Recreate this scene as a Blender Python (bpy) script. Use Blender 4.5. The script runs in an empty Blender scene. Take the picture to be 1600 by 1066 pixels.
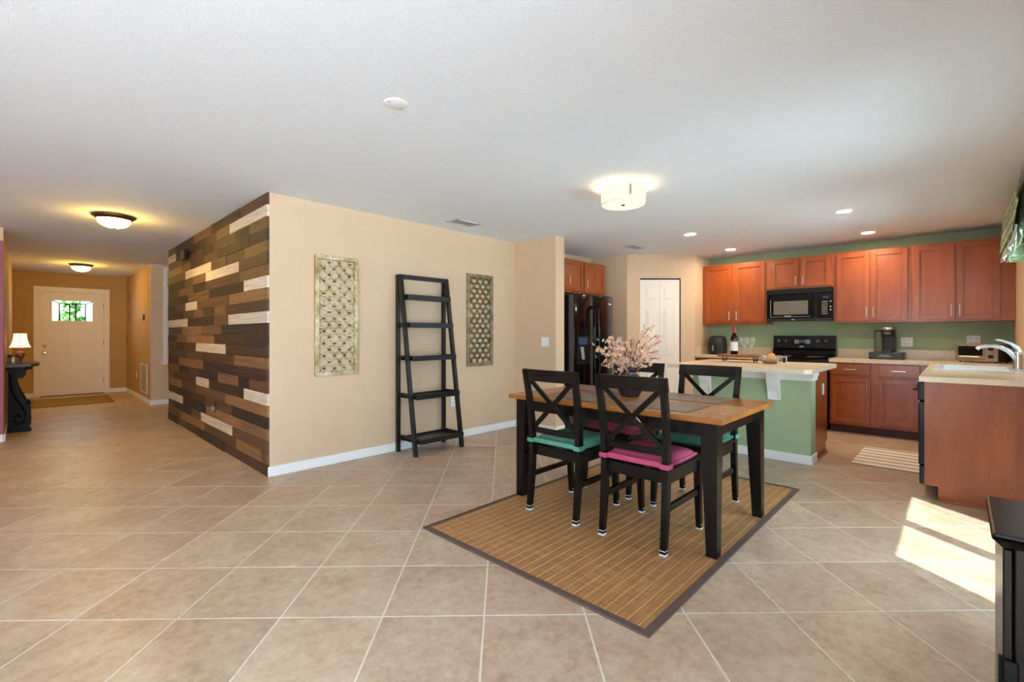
import bpy, bmesh, math, random
from mathutils import Matrix, Vector
R = math.radians
PI = math.pi
rnd = random.Random(7)
scene = bpy.context.scene
COL = scene.collection

# ------------------------------------------------------------------ camera
cam_d = bpy.data.cameras.new('camera')
cam = bpy.data.objects.new('camera', cam_d)
COL.objects.link(cam)
cam.location = (0, 0, 1.22)
cam.rotation_euler = (R(90), 0, R(43.8 - 90))
cam_d.sensor_width = 36
cam_d.lens = 726 / 1600 * 36
cam_d.shift_y = -10 / 1600
cam_d.clip_start = 0.02
scene.camera = cam

# ------------------------------------------------------------------ world, sun, exposure
world = bpy.data.worlds.new('sky')
scene.world = world
world.use_nodes = True
wn = world.node_tree.nodes
bg = wn.get('Background') or wn.new('ShaderNodeBackground')
bg.inputs['Color'].default_value = (0.62, 0.81, 1.0, 1)
bg.inputs['Strength'].default_value = 7.0
sun_d = bpy.data.lights.new('sun', 'SUN')
sun_d.energy = 78
sun_d.angle = R(0.6)
sun_d.color = (1, 0.98, 0.95)
sun = bpy.data.objects.new('sun', sun_d)
COL.objects.link(sun)
sun.rotation_euler = Vector((0.74, 1.0, -2.49)).to_track_quat('-Z', 'Y').to_euler()
sun.location = (0, -6, 8)


def portal(loc, rot, sx, sy):
    """daylight portal: only guides the sky's own light through an opening"""
    d = bpy.data.lights.new('daylight_portal', 'AREA')
    d.shape = 'RECTANGLE'
    d.size, d.size_y = sx, sy
    d.cycles.is_portal = True
    o = bpy.data.objects.new('daylight_portal', d)
    COL.objects.link(o)
    o.location = loc
    o.rotation_euler = rot


portal((-1.4, -0.60, 1.05), (R(90), 0, 0), 4.2, 2.1)       # faces +Y
portal((3.4, -0.60, 1.0), (R(90), 0, 0), 1.4, 2.03)
portal((5.65, -0.60, 1.56), (R(90), 0, 0), 1.5, 0.98)
portal((-4.15, 1.05, 1.05), (R(90), 0, R(-90)), 1.1, 2.1)    # faces +X

vs = scene.view_settings
vs.view_transform = 'Standard'
vs.look = 'None'
vs.gamma = 1
vs.use_curve_mapping = False
vs.exposure = 0.42


# ------------------------------------------------------------------ materials
def lin(c):
    """sRGB hex string -> linear rgba"""
    c = c.lstrip('#')
    v = [int(c[i:i + 2], 16) / 255 for i in (0, 2, 4)]
    return tuple([(x / 12.92 if x <= 0.04045 else ((x + 0.055) / 1.055) ** 2.4) for x in v] + [1.0])


def new_mat(name):
    m = bpy.data.materials.new(name)
    m.use_nodes = True
    nt = m.node_tree
    nt.nodes.clear()
    out = nt.nodes.new('ShaderNodeOutputMaterial')
    b = nt.nodes.new('ShaderNodeBsdfPrincipled')
    nt.links.new(b.outputs[0], out.inputs[0])
    return m, nt, b, out


def mapped(nt, scale, objrand=0.0, coord='pos'):
    if coord == 'pos':
        s = nt.nodes.new('ShaderNodeNewGeometry').outputs['Position']
    else:
        s = nt.nodes.new('ShaderNodeTexCoord').outputs['Object']
    mp = nt.nodes.new('ShaderNodeMapping')
    mp.inputs['Scale'].default_value = scale
    nt.links.new(s, mp.inputs['Vector'])
    if objrand:
        oi = nt.nodes.new('ShaderNodeObjectInfo')
        mu = nt.nodes.new('ShaderNodeMath')
        mu.operation = 'MULTIPLY'
        mu.inputs[1].default_value = objrand
        nt.links.new(oi.outputs['Random'], mu.inputs[0])
        cb = nt.nodes.new('ShaderNodeCombineXYZ')
        for i in range(3):
            nt.links.new(mu.outputs[0], cb.inputs[i])
        nt.links.new(cb.outputs[0], mp.inputs['Location'])
    return mp.outputs[0]


def noise(nt, vec, scale=1.0, detail=4, rough=0.55, dist=0.0):
    n = nt.nodes.new('ShaderNodeTexNoise')
    n.inputs['Scale'].default_value = scale
    n.inputs['Detail'].default_value = detail
    n.inputs['Roughness'].default_value = rough
    n.inputs['Distortion'].default_value = dist
    nt.links.new(vec, n.inputs['Vector'])
    return n.outputs['Fac']


def ramp(nt, fac, stops):
    r = nt.nodes.new('ShaderNodeValToRGB')
    el = r.color_ramp.elements
    while len(el) > 1:
        el.remove(el[-1])
    el[0].position, el[0].color = stops[0]
    for p, c in stops[1:]:
        e = el.new(p)
        e.color = c
    nt.links.new(fac, r.inputs[0])
    return r.outputs[0]


def bump(nt, b, fac, strength, dist=0.01):
    n = nt.nodes.new('ShaderNodeBump')
    n.inputs['Strength'].default_value = strength
    n.inputs['Distance'].default_value = dist
    nt.links.new(fac, n.inputs['Height'])
    nt.links.new(n.outputs[0], b.inputs['Normal'])


def tone_by_object(nt, col, amount):
    """vary value per object"""
    oi = nt.nodes.new('ShaderNodeObjectInfo')
    mr = nt.nodes.new('ShaderNodeMapRange')
    mr.inputs['To Min'].default_value = 1 - amount
    mr.inputs['To Max'].default_value = 1 + amount
    nt.links.new(oi.outputs['Random'], mr.inputs['Value'])
    hs = nt.nodes.new('ShaderNodeHueSaturation')
    nt.links.new(mr.outputs[0], hs.inputs['Value'])
    nt.links.new(col, hs.inputs['Color'])
    return hs.outputs[0]


def plain(name, hexc, rough=0.5, metal=0.0, var=0.04, vscale=6, bs=0.0, bscale=80, spec=0.5, coat=0.0):
    """slightly mottled plain colour"""
    m, nt, b, _ = new_mat(name)
    c = lin(hexc)
    v = mapped(nt, (1, 1, 1))
    f = noise(nt, v, vscale, 3)
    lo = tuple([x * (1 - var) for x in c[:3]] + [1])
    hi = tuple([min(1, x * (1 + var)) for x in c[:3]] + [1])
    nt.links.new(ramp(nt, f, [(0.3, lo), (0.7, hi)]), b.inputs['Base Color'])
    b.inputs['Roughness'].default_value = rough
    b.inputs['Metallic'].default_value = metal
    b.inputs['Specular IOR Level'].default_value = spec
    b.inputs['Coat Weight'].default_value = coat
    if bs:
        bump(nt, b, noise(nt, v, bscale, 3), bs, 0.004)
    return m


def wood(name, dark, light, scale, rough=0.4, rand=20, tone=0.0, coat=0.0, coord='pos', contrast=(0.3, 0.7), bs=0.1, spec=0.5):
    m, nt, b, _ = new_mat(name)
    v = mapped(nt, scale, rand, coord)
    f = noise(nt, v, 1.0, 6, 0.62, 0.6)
    col = ramp(nt, f, [(contrast[0], lin(dark)), (contrast[1], lin(light))])
    if tone:
        col = tone_by_object(nt, col, tone)
    nt.links.new(col, b.inputs['Base Color'])
    b.inputs['Roughness'].default_value = rough
    b.inputs['Coat Weight'].default_value = coat
    b.inputs['Coat Roughness'].default_value = 0.15
    b.inputs['Specular IOR Level'].default_value = spec
    if bs:
        bump(nt, b, f, bs, 0.003)
    return m


def emit(name, hexc, strength):
    m, nt, b, out = new_mat(name)
    nt.nodes.remove(b)
    e = nt.nodes.new('ShaderNodeEmission')
    e.inputs['Color'].default_value = lin(hexc)
    e.inputs['Strength'].default_value = strength
    nt.links.new(e.outputs[0], out.inputs[0])
    return m


def thin_glass(name, tint='#f4fbfa', refl=0.9, frost=0.0):
    m, nt, b, out = new_mat(name)
    nt.nodes.remove(b)
    t = nt.nodes.new('ShaderNodeBsdfTransparent')
    t.inputs[0].default_value = lin(tint)
    g = nt.nodes.new('ShaderNodeBsdfGlossy')
    g.inputs['Roughness'].default_value = 0.03
    fr = nt.nodes.new('ShaderNodeFresnel')
    fr.inputs[0].default_value = 1.45
    mu = nt.nodes.new('ShaderNodeMath')
    mu.operation = 'MULTIPLY'
    mu.inputs[1].default_value = refl
    nt.links.new(fr.outputs[0], mu.inputs[0])
    mx = nt.nodes.new('ShaderNodeMixShader')
    nt.links.new(mu.outputs[0], mx.inputs[0])
    nt.links.new(t.outputs[0], mx.inputs[1])
    nt.links.new(g.outputs[0], mx.inputs[2])
    res = mx.outputs[0]
    if frost:
        d = nt.nodes.new('ShaderNodeBsdfTranslucent')
        d.inputs[0].default_value = (0.95, 0.96, 0.97, 1)
        m2 = nt.nodes.new('ShaderNodeMixShader')
        m2.inputs[0].default_value = frost
        nt.links.new(res, m2.inputs[1])
        nt.links.new(d.outputs[0], m2.inputs[2])
        res = m2.outputs[0]
    nt.links.new(res, out.inputs[0])
    return m


M = {}


def build_materials():
    # ceiling: knockdown texture
    m, nt, b, _ = new_mat('ceiling_paint')
    v = mapped(nt, (1, 1, 1))
    b.inputs['Base Color'].default_value = lin('#e9ecef')
    b.inputs['Roughness'].default_value = 0.9
    n1 = noise(nt, v, 85, 4, 0.6)
    n2 = ramp(nt, n1, [(0.46, (0, 0, 0, 1)), (0.56, (1, 1, 1, 1))])
    bump(nt, b, n2, 0.24, 0.006)
    M['ceiling'] = m
    M['beige'] = plain('beige_paint', '#d3b696', 0.75, var=0.02, vscale=3, bs=0.05, bscale=120)
    M['gold'] = plain('lamp_glow_tan_paint', '#bb9459', 0.7, var=0.02, vscale=3, bs=0.05, bscale=120)  # warm lamp glow put into the hall wall colour, deeper than the beige
    M['green'] = plain('green_paint', '#a5b78f', 0.7, var=0.02, vscale=3, bs=0.05, bscale=120)
    M['mauve'] = plain('mauve_paint', '#96566a', 0.7, var=0.02, vscale=3)
    M['white'] = plain('white_trim', '#efeeec', 0.45, var=0.015)
    M['door_white'] = plain('door_white', '#efe6da', 0.45, var=0.015)
    M['plastic_white'] = plain('white_plastic', '#f0eee8', 0.35, var=0.01)
    M['grout'] = plain('grout', '#dcd3c8', 0.85, var=0.05, vscale=30)
    # tile
    m, nt, b, _ = new_mat('floor_tile')
    v = mapped(nt, (1, 1, 1), 30)
    f1 = noise(nt, v, 3.0, 8, 0.68, 0.35)
    c1 = ramp(nt, f1, [(0.30, lin('#a0826b')), (0.5, lin('#ba9e86')), (0.70, lin('#d0bda5'))])
    f2 = noise(nt, v, 22, 6, 0.7, 0.2)
    c2 = ramp(nt, f2, [(0.34, lin('#8f755c')), (0.62, lin('#d2c0a9'))])
    mx = nt.nodes.new('ShaderNodeMix')
    mx.data_type = 'RGBA'
    mx.inputs['Factor'].default_value = 0.35
    nt.links.new(c1, mx.inputs['A'])
    nt.links.new(c2, mx.inputs['B'])
    col = tone_by_object(nt, mx.outputs['Result'], 0.06)
    nt.links.new(col, b.inputs['Base Color'])
    rr = nt.nodes.new('ShaderNodeMapRange')
    rr.inputs['To Min'].default_value = 0.30
    rr.inputs['To Max'].default_value = 0.48
    nt.links.new(f2, rr.inputs['Value'])
    nt.links.new(rr.outputs[0], b.inputs['Roughness'])
    bump(nt, b, f2, 0.06, 0.003)
    M['tile'] = m
    # planks
    gr = (14, 1.6, 60)
    M['plank_black'] = wood('plank_charred', '#1d160f', '#423225', gr, 0.7, tone=0.25)
    M['plank_dark'] = wood('plank_dark', '#322015', '#5b3f2a', gr, 0.65, tone=0.25)
    M['plank_mid'] = wood('plank_brown', '#4c331e', '#785638', gr, 0.62, tone=0.22)
    M['plank_tan'] = wood('plank_tan', '#6b4a2c', '#977047', gr, 0.6, tone=0.18)
    M['plank_white'] = wood('plank_whitewash', '#a8937b', '#e2d2bd', (14, 2.5, 70), 0.65, tone=0.08, contrast=(0.2, 0.62))
    # cherry cabinets: vertical grain, subtle
    M['cherry'] = wood('cherry', '#7f340d', '#ad5920', (9, 9, 1.6), 0.33, rand=5, tone=0.05, coat=0.25, contrast=(0.15, 0.85), bs=0.0)
    M['cherry_dark'] = wood('dark_cherry', '#3a1209', '#4f1c0f', (9, 9, 1.6), 0.5, rand=5, bs=0.0)  # darker cherry for the base cabinet toe kicks
    # laminate worktop
    m, nt, b, _ = new_mat('laminate_worktop')
    v = mapped(nt, (1, 1, 1))
    f = noise(nt, v, 160, 3, 0.7)
    c = ramp(nt, f, [(0.3, lin('#bd9f78')), (0.5, lin('#dfc9a8')), (0.72, lin('#efe1ca'))])
    nt.links.new(c, b.inputs['Base Color'])
    b.inputs['Roughness'].default_value = 0.28
    M['counter'] = m
    M['black_wood'] = plain('black_painted_wood', '#0b0a09', 0.25, var=0.15, vscale=20, spec=0.38)
    M['black_shelf'] = plain('black_stained_wood', '#161311', 0.36, var=0.2, vscale=18, spec=0.4)
    M['black_gloss'] = plain('black_gloss', '#08080a', 0.1, var=0.05, spec=0.3)
    M['black_plastic'] = plain('black_plastic', '#101012', 0.35, var=0.1)
    M['black_soft'] = plain('black_textured', '#1a1a1b', 0.45, var=0.1, bs=0.1, bscale=300)
    M['fridge_side'] = plain('fridge_side', '#5b5047', 0.4, var=0.05)
    M['grey_glass'] = plain('oven_window', '#6e6a60', 0.15, var=0.06, coat=0.4)
    M['table_wood'] = wood('table_wood', '#70400f', '#b4712b', (26, 2.2, 26), 0.33, rand=12, tone=0.08, coat=0.1, contrast=(0.25, 0.75), bs=0.05)
    M['nickel'] = plain('brushed_nickel', '#cfc9bd', 0.28, 1.0, var=0.03)
    M['chrome'] = plain('chrome', '#d8dde4', 0.16, 1.0, var=0.02)
    M['steel'] = plain('stainless', '#b9ae9d', 0.3, 0.9, var=0.05)
    M['bronze'] = plain('bronze', '#53331a', 0.4, 0.7, var=0.2)
    M['iron'] = plain('black_iron', '#121110', 0.5, 0.5)
    M['sink'] = plain('sink_enamel', '#eef0f2', 0.2, var=0.01, coat=0.4)
    M['vent'] = plain('vent_metal', '#cfcdc8', 0.5)
    M['vent_dark'] = plain('vent_inside', '#8a8883', 0.8)
    # rug
    m, nt, b, _ = new_mat('bamboo_rug')
    v = mapped(nt, (6, 90, 1))
    v2 = mapped(nt, (140, 5, 1))
    f = noise(nt, v, 1, 3, 0.6)
    f2 = noise(nt, v2, 1, 3, 0.6)
    ad = nt.nodes.new('ShaderNodeMath')
    ad.operation = 'ADD'
    nt.links.new(f, ad.inputs[0])
    nt.links.new(f2, ad.inputs[1])
    hv = nt.nodes.new('ShaderNodeMath')
    hv.operation = 'MULTIPLY'
    hv.inputs[1].default_value = 0.5
    nt.links.new(ad.outputs[0], hv.inputs[0])
    c = ramp(nt, hv.outputs[0], [(0.36, lin('#835b35')), (0.52, lin('#aa7a4c')), (0.66, lin('#c29868'))])
    nt.links.new(c, b.inputs['Base Color'])
    b.inputs['Roughness'].default_value = 0.5
    bump(nt, b, f, 0.25, 0.003)
    M['rug'] = m
    M['rug_line'] = plain('rug_stitch', '#dcb079', 0.6)
    M['rug_edge'] = plain('rug_binding', '#5b4a40', 0.8, var=0.1, vscale=60, bs=0.2, bscale=400)
    # placemat
    m, nt, b, _ = new_mat('placemat')
    v = mapped(nt, (1, 1, 1))
    br = nt.nodes.new('ShaderNodeTexBrick')
    br.inputs['Color1'].default_value = lin('#6e5a4e')
    br.inputs['Color2'].default_value = lin('#8d7868')
    br.inputs['Mortar'].default_value = lin('#4e4038')
    br.inputs['Scale'].default_value = 11
    br.inputs['Mortar Size'].default_value = 0.015
    nt.links.new(v, br.inputs['Vector'])
    nt.links.new(br.outputs['Color'], b.inputs['Base Color'])
    b.inputs['Roughness'].default_value = 0.55
    bump(nt, b, noise(nt, v, 300, 2), 0.2, 0.002)
    M['placemat'] = m
    M['teal'] = plain('teal_fabric', '#4f8b74', 0.85, var=0.08, vscale=30, bs=0.15, bscale=500)
    M['pink'] = plain('rose_fabric', '#ad4263', 0.85, var=0.08, vscale=30, bs=0.15, bscale=500)
    M['clear_cap'] = plain('clear_rubber', '#cfd3d8', 0.2, var=0.03)
    # lattice art metal
    m, nt, b, _ = new_mat('antique_silver_gold')
    v = mapped(nt, (1, 1, 1))
    f = noise(nt, v, 9, 5, 0.7)
    c = ramp(nt, f, [(0.32, lin('#86703f')), (0.5, lin('#bda97c')), (0.68, lin('#ded3be'))])
    nt.links.new(c, b.inputs['Base Color'])
    b.inputs['Roughness'].default_value = 0.42
    b.inputs['Metallic'].default_value = 0.55
    M['art'] = m
    m, nt, b, _ = new_mat('antique_gold')
    v = mapped(nt, (1, 1, 1))
    f = noise(nt, v, 12, 5, 0.7)
    c = ramp(nt, f, [(0.32, lin('#6a5a3a')), (0.5, lin('#8f8060')), (0.7, lin('#b3a684'))])
    nt.links.new(c, b.inputs['Base Color'])
    b.inputs['Roughness'].default_value = 0.45
    b.inputs['Metallic'].default_value = 0.5
    M['art2'] = m
    M['glass'] = thin_glass('window_glass')
    M['glassware'] = thin_glass('glassware', '#eef3f3', 1.0, 0.13)
    m, nt, b, _ = new_mat('purple_glass')
    b.inputs['Base Color'].default_value = lin('#33232f')
    b.inputs['Roughness'].default_value = 0.06
    b.inputs['Transmission Weight'].default_value = 0.25
    b.inputs['Coat Weight'].default_value = 0.6
    M['vase'] = m
    m, nt, b, _ = new_mat('wine_bottle_glass')
    b.inputs['Base Color'].default_value = lin('#12090b')
    b.inputs['Roughness'].default_value = 0.06
    M['bottle'] = m
    M['blossom'] = plain('silk_blossom', '#e3b797', 0.8, var=0.3, vscale=40)
    M['twig'] = plain('twig', '#4c3026', 0.7)
    M['orange'] = plain('orange_peel', '#e8902a', 0.45, var=0.1, vscale=30, bs=0.2, bscale=400)
    M['foil'] = plain('red_foil', '#a81e36', 0.35, 0.3)
    M['paper'] = plain('paper_label', '#ece6e2', 0.7)
    M['label_red'] = plain('label_red', '#b02a30', 0.7)
    M['board_wood'] = wood('serving_board_wood', '#7c3f1c', '#a86234', (30, 4, 30), 0.45)
    M['lamp_red'] = plain('lamp_ceramic', '#7a3d33', 0.25, var=0.2)
    M['tin'] = plain('tin', '#b3a58a', 0.35, 0.6, var=0.1)
    M['console'] = plain('carved_black', '#0b0908', 0.5, var=0.3, vscale=30, spec=0.18, bs=0.35, bscale=60)
    M['console_top'] = wood('console_top', '#2a1d14', '#5a4634', (20, 5, 20), 0.35)
    M['doormat'] = plain('jute_mat', '#947d49', 0.95, var=0.15, vscale=60, bs=0.5, bscale=200)
    # striped kitchen mat (stripes run along X)
    m, nt, b, _ = new_mat('striped_mat')
    g = nt.nodes.new('ShaderNodeNewGeometry')
    sp = nt.nodes.new('ShaderNodeSeparateXYZ')
    nt.links.new(g.outputs['Position'], sp.inputs[0])
    mu = nt.nodes.new('ShaderNodeMath')
    mu.operation = 'MULTIPLY'
    mu.inputs[1].default_value = 7.0
    nt.links.new(sp.outputs['X'], mu.inputs[0])
    fr = nt.nodes.new('ShaderNodeMath')
    fr.operation = 'FRACT'
    nt.links.new(mu.outputs[0], fr.inputs[0])
    cr = ramp(nt, fr.outputs[0], [(0.0, lin('#efe6d8')), (0.62, lin('#4b4038')), (0.72, lin('#efe6d8')), (0.8, lin('#857769')), (0.92, lin('#efe6d8'))])
    cr.node.color_ramp.interpolation = 'CONSTANT'
    nt.links.new(cr, b.inputs['Base Color'])
    b.inputs['Roughness'].default_value = 0.9
    M['mat_stripe'] = m
    # valance fabric: green with paler figure
    m, nt, b, _ = new_mat('valance_fabric')
    v = mapped(nt, (1, 1, 1))
    f = noise(nt, v, 14, 3, 0.5, 1.5)
    c = ramp(nt, f, [(0.4, lin('#7f8a66')), (0.55, lin('#a9b28e')), (0.62, lin('#dfe2cf'))])
    nt.links.new(c, b.inputs['Base Color'])
    b.inputs['Roughness'].default_value = 0.55
    M['valance'] = m
    M['sheer'] = plain('satin_lining', '#c9d6cf', 0.25, var=0.1)
    M['concrete'] = plain('patio_concrete', '#8d969f', 0.9, var=0.06)
    M['leaf'] = plain('leaf', '#4c7a35', 0.6, var=0.3, vscale=12)
    M['lcd'] = emit('blue_display', '#8fa3cc', 0.12)
    M['glow_warm'] = emit('dome_glow', '#ffcf62', 75)
    M['glow_drum'] = emit('drum_glow', '#ffe0a8', 1.6)
    M['glow_can'] = emit('can_glow', '#ffe4c0', 250)
    M['glow_shade'] = emit('lamp_shade_glow', '#ffc6a0', 2.0)
    M['button'] = plain('button_grey', '#8e8c86', 0.5)


build_materials()


# ------------------------------------------------------------------ geometry helpers
class G:
    def __init__(self):
        self.bm = bmesh.new()

    def box(self, x0, x1, y0, y1, z0, z1, bev=0.0, seg=2):
        r = bmesh.ops.create_cube(self.bm, size=1)
        vs = r['verts']
        for v in vs:
            v.co = Vector((x0 + (v.co.x + .5) * (x1 - x0), y0 + (v.co.y + .5) * (y1 - y0), z0 + (v.co.z + .5) * (z1 - z0)))
        if bev:
            es = list({e for v in vs for e in v.link_edges})
            bmesh.ops.bevel(self.bm, geom=es, offset=bev, segments=seg, affect='EDGES', profile=0.5)
        return self

    def hexa(self, bot, top):
        """solid from two 4-point rings"""
        b = [self.bm.verts.new(p) for p in bot]
        t = [self.bm.verts.new(p) for p in top]
        self.bm.faces.new(b[::-1])
        self.bm.faces.new(t)
        for i in range(4):
            j = (i + 1) % 4
            self.bm.faces.new((b[i], b[j], t[j], t[i]))
        return self

    def prism(self, poly, a0, a1, axis='y'):
        def P(u, w, a):
            return {'y': (u, a, w), 'x': (a, u, w), 'z': (u, w, a)}[axis]
        A = [self.bm.verts.new(P(u, w, a0)) for u, w in poly]
        B = [self.bm.verts.new(P(u, w, a1)) for u, w in poly]
        n = len(poly)
        self.bm.faces.new(A)
        self.bm.faces.new(B[::-1])
        for i in range(n):
            j = (i + 1) % n
            self.bm.faces.new((A[j], A[i], B[i], B[j]))
        return self

    def lathe(self, prof, c=(0, 0, 0), seg=24, rib=0, ribamp=0.0, cap=True, axis='z'):
        rings = []
        for r, z in prof:
            ring = []
            for i in range(seg):
                t = 2 * PI * i / seg
                rr = r * (1 + ribamp * math.cos(rib * t)) if rib else r
                p = (rr * math.cos(t), rr * math.sin(t), z)
                if axis == 'y':
                    p = (p[0], p[2], p[1])
                elif axis == 'x':
                    p = (p[2], p[0], p[1])
                ring.append(self.bm.verts.new((c[0] + p[0], c[1] + p[1], c[2] + p[2])))
            rings.append(ring)
        for a, b in zip(rings, rings[1:]):
            for i in range(seg):
                j = (i + 1) % seg
                self.bm.faces.new((a[i], a[j], b[j], b[i]))
        if cap:
            self.bm.faces.new(rings[0][::-1])
            self.bm.faces.new(rings[-1])
        return self

    def tube(self, pts, rad, seg=10, rads=None):
        pts = [Vector(p) for p in pts]
        rings = []
        up = Vector((0, 0, 1))
        for i, p in enumerate(pts):
            d = (pts[min(i + 1, len(pts) - 1)] - pts[max(i - 1, 0)]).normalized()
            s = d.cross(up)
            if s.length < 1e-3:
                s = d.cross(Vector((1, 0, 0)))
            s.normalize()
            w = s.cross(d).normalized()
            r = rads[i] if rads else rad
            rings.append([self.bm.verts.new(p + (s * math.cos(2 * PI * k / seg) + w * math.sin(2 * PI * k / seg)) * r) for k in range(seg)])
        for a, b in zip(rings, rings[1:]):
            for i in range(seg):
                j = (i + 1) % seg
                self.bm.faces.new((a[i], a[j], b[j], b[i]))
        self.bm.faces.new(rings[0][::-1])
        self.bm.faces.new(rings[-1])
        return self

    def sweep(self, secs):
        """secs: list of (centre, half-x vector, half-y vector): rectangular sections"""
        rings = []
        for c, hx, hy in secs:
            c, hx, hy = Vector(c), Vector(hx), Vector(hy)
            rings.append([self.bm.verts.new(c + a * hx + b * hy) for a, b in ((-1, -1), (1, -1), (1, 1), (-1, 1))])
        for a, b in zip(rings, rings[1:]):
            for i in range(4):
                j = (i + 1) % 4
                self.bm.faces.new((a[i], a[j], b[j], b[i]))
        self.bm.faces.new(rings[0][::-1])
        self.bm.faces.new(rings[-1])
        return self

    def beam(self, p0, p1, w, h, side=(0, 1, 0)):
        """bar of section w (along side) by h"""
        p0, p1 = Vector(p0), Vector(p1)
        d = (p1 - p0).normalized()
        s = Vector(side)
        s = (s - d * s.dot(d)).normalized()
        t = d.cross(s)
        return self.sweep([(p0, s * w / 2, t * h / 2), (p1, s * w / 2, t * h / 2)])

    def ball(self, c, r, sub=2, sc=(1, 1, 1)):
        res = bmesh.ops.create_icosphere(self.bm, subdivisions=sub, radius=r)
        for v in res['verts']:
            v.co = Vector((c[0] + v.co.x * sc[0], c[1] + v.co.y * sc[1], c[2] + v.co.z * sc[2]))
        return self


def mesh_of(name, g, smooth=False):
    bmesh.ops.recalc_face_normals(g.bm, faces=g.bm.faces)
    me = bpy.data.meshes.new(name)
    g.bm.to_mesh(me)
    g.bm.free()
    if smooth:
        me.polygons.foreach_set('use_smooth', [True] * len(me.polygons))
        try:
            me.set_sharp_from_angle(angle=R(40))
        except Exception:
            pass
    return me


def link(name, me, mat, parent=None, loc=None):
    o = bpy.data.objects.new(name, me)
    if mat is not None and me is not None and not me.materials:
        me.materials.append(M[mat] if isinstance(mat, str) else mat)
    COL.objects.link(o)
    if parent is not None:
        o.parent = parent
    if loc is not None:
        o.location = loc
    return o


def part(name, g, mat, parent, smooth=False, label=None, loc=None):
    o = link(name, mesh_of(name, g, smooth), mat, parent, loc)
    if label:
        o['label'] = label
    return o


def tag(o, label, cat, group=None):
    o['label'] = label
    o['category'] = cat
    if group:
        o['group'] = group
    return o


def thing(name, label, cat, loc=(0, 0, 0), rz=0.0, group=None):
    o = bpy.data.objects.new(name, None)
    o.empty_display_size = 0.1
    COL.objects.link(o)
    o.location = loc
    o.rotation_euler = (0, 0, R(rz))
    return tag(o, label, cat, group)


def struct(name, g, mat, label, cat, smooth=False):
    o = link(name, mesh_of(name, g, smooth), mat)
    o['kind'] = 'structure'
    return tag(o, label, cat)


def sroot(name, label, cat, loc=(0, 0, 0), rz=0.0):
    o = thing(name, label, cat, loc, rz)
    o['kind'] = 'structure'
    return o


def copy_tree(o, parent=None):
    c = o.copy()
    COL.objects.link(c)
    c.parent = parent
    for ch in list(o.children):
        copy_tree(ch, c)
    return c


# ================================================================== STRUCTURE
CEIL = 2.44
fl = struct('floor', G().box(-4.12, 7.75, -0.57, 13.02, -0.10, -0.0012), 'grout', 'beige diagonal ceramic tile floor with pale grout lines', 'floor')
struct('ceiling', G().box(-4.12, 7.75, -0.57, 13.02, CEIL, 2.52), 'ceiling', 'white knockdown textured flat ceiling', 'ceiling')
struct('ground', G().box(-18, 20, -18, 26, -0.25, -0.12), 'concrete', 'pale concrete ground outside the house', 'ground')


def build_tiles():
    T = 0.4392
    ang = R(43.8 + 1.06)
    v = Vector((math.cos(ang), math.sin(ang)))
    u = Vector((v.y, -v.x))
    a = R(43.8)
    f_ = Vector((math.cos(a), math.sin(a)))
    r_ = Vector((f_.y, -f_.x))
    u0, v0 = -4.19 * T, 4.597 * T
    gap = 0.0065
    h = (T - gap) / 2
    inside, hidden = [], []
    for i in range(-24, 24):
        for j in range(-20, 34):
            c = u * (u0 + (i + .5) * T) + v * (v0 + (j + .5) * T)
            x, y = c
            ok = (-4.0 < x < 7.5 and -0.75 < y < 8.0) or (-0.35 < x < 3.1 and 8.0 <= y < 13.0)
            if not ok:
                continue
            fw, rt = c.dot(f_), c.dot(r_)
            vis = fw > 0.9 and abs(rt / fw) < 1.25
            # wholly behind the walls
            if x > 1.85 and y > 4.6:
                vis = False
            if x > 1.75 and y > 8.0:
                vis = False
            if x < -0.5 or x > 7.4 or (x > 4.7 and y < 0.0) or (x > 5.4 and 1.3 < y < 2.3):
                vis = False
            (inside if vis else hidden).append((fw * fw + rt * rt, c))
    inside.sort(key=lambda t: t[0])
    hidden += inside[300:]

    def tile_geo(g, cx, cy):
        b, t = [], []
        hb, ht = h, h - 0.0012
        for sx, sy in ((-1, -1), (1, -1), (1, 1), (-1, 1)):
            pb = u * (sx * hb) + v * (sy * hb)
            pt = u * (sx * ht) + v * (sy * ht)
            b.append((cx + pb.x, cy + pb.y, -0.006))
            t.append((cx + pt.x, cy + pt.y, 0.0))
        g.hexa(b, t)
    g = G()
    tile_geo(g, 0, 0)
    me = mesh_of('tile', g)
    me.materials.append(M['tile'])
    for _, c in inside[:300]:
        link('tile', me, None, fl, (c.x, c.y, 0))
    g = G()
    for _, c in hidden:
        tile_geo(g, c.x, c.y)
    o = part('tile_field', g, 'tile', fl)
    o['kind'] = 'stuff'


build_tiles()

# --- walls
wp = struct('wall_plank', G().box(1.437, 1.56, 4.38, 8.29, 0, CEIL), 'beige', 'accent wall clad in staggered brown and whitewashed wood planks', 'wall')
struct('wall_dining', G().box(1.437, 4.67, 4.26, 4.38, 0, CEIL), 'beige', 'long beige painted wall behind the black ladder shelf', 'wall')
struct('wall_stub', G().box(4.50, 4.67, 3.57, 4.26, 0, CEIL), 'beige', 'short beige wall stub beside the refrigerator', 'wall')
struct('wall_alcove_back', G().box(4.67, 6.41, 4.26, 4.38, 0, CEIL), 'beige', 'beige wall at the back of the refrigerator alcove', 'wall')
struct('wall_alcove_side', G().box(6.288, 6.41, 3.615, 4.26, 0, CEIL), 'beige', 'narrow beige wall between refrigerator alcove and pantry', 'wall')
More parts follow.
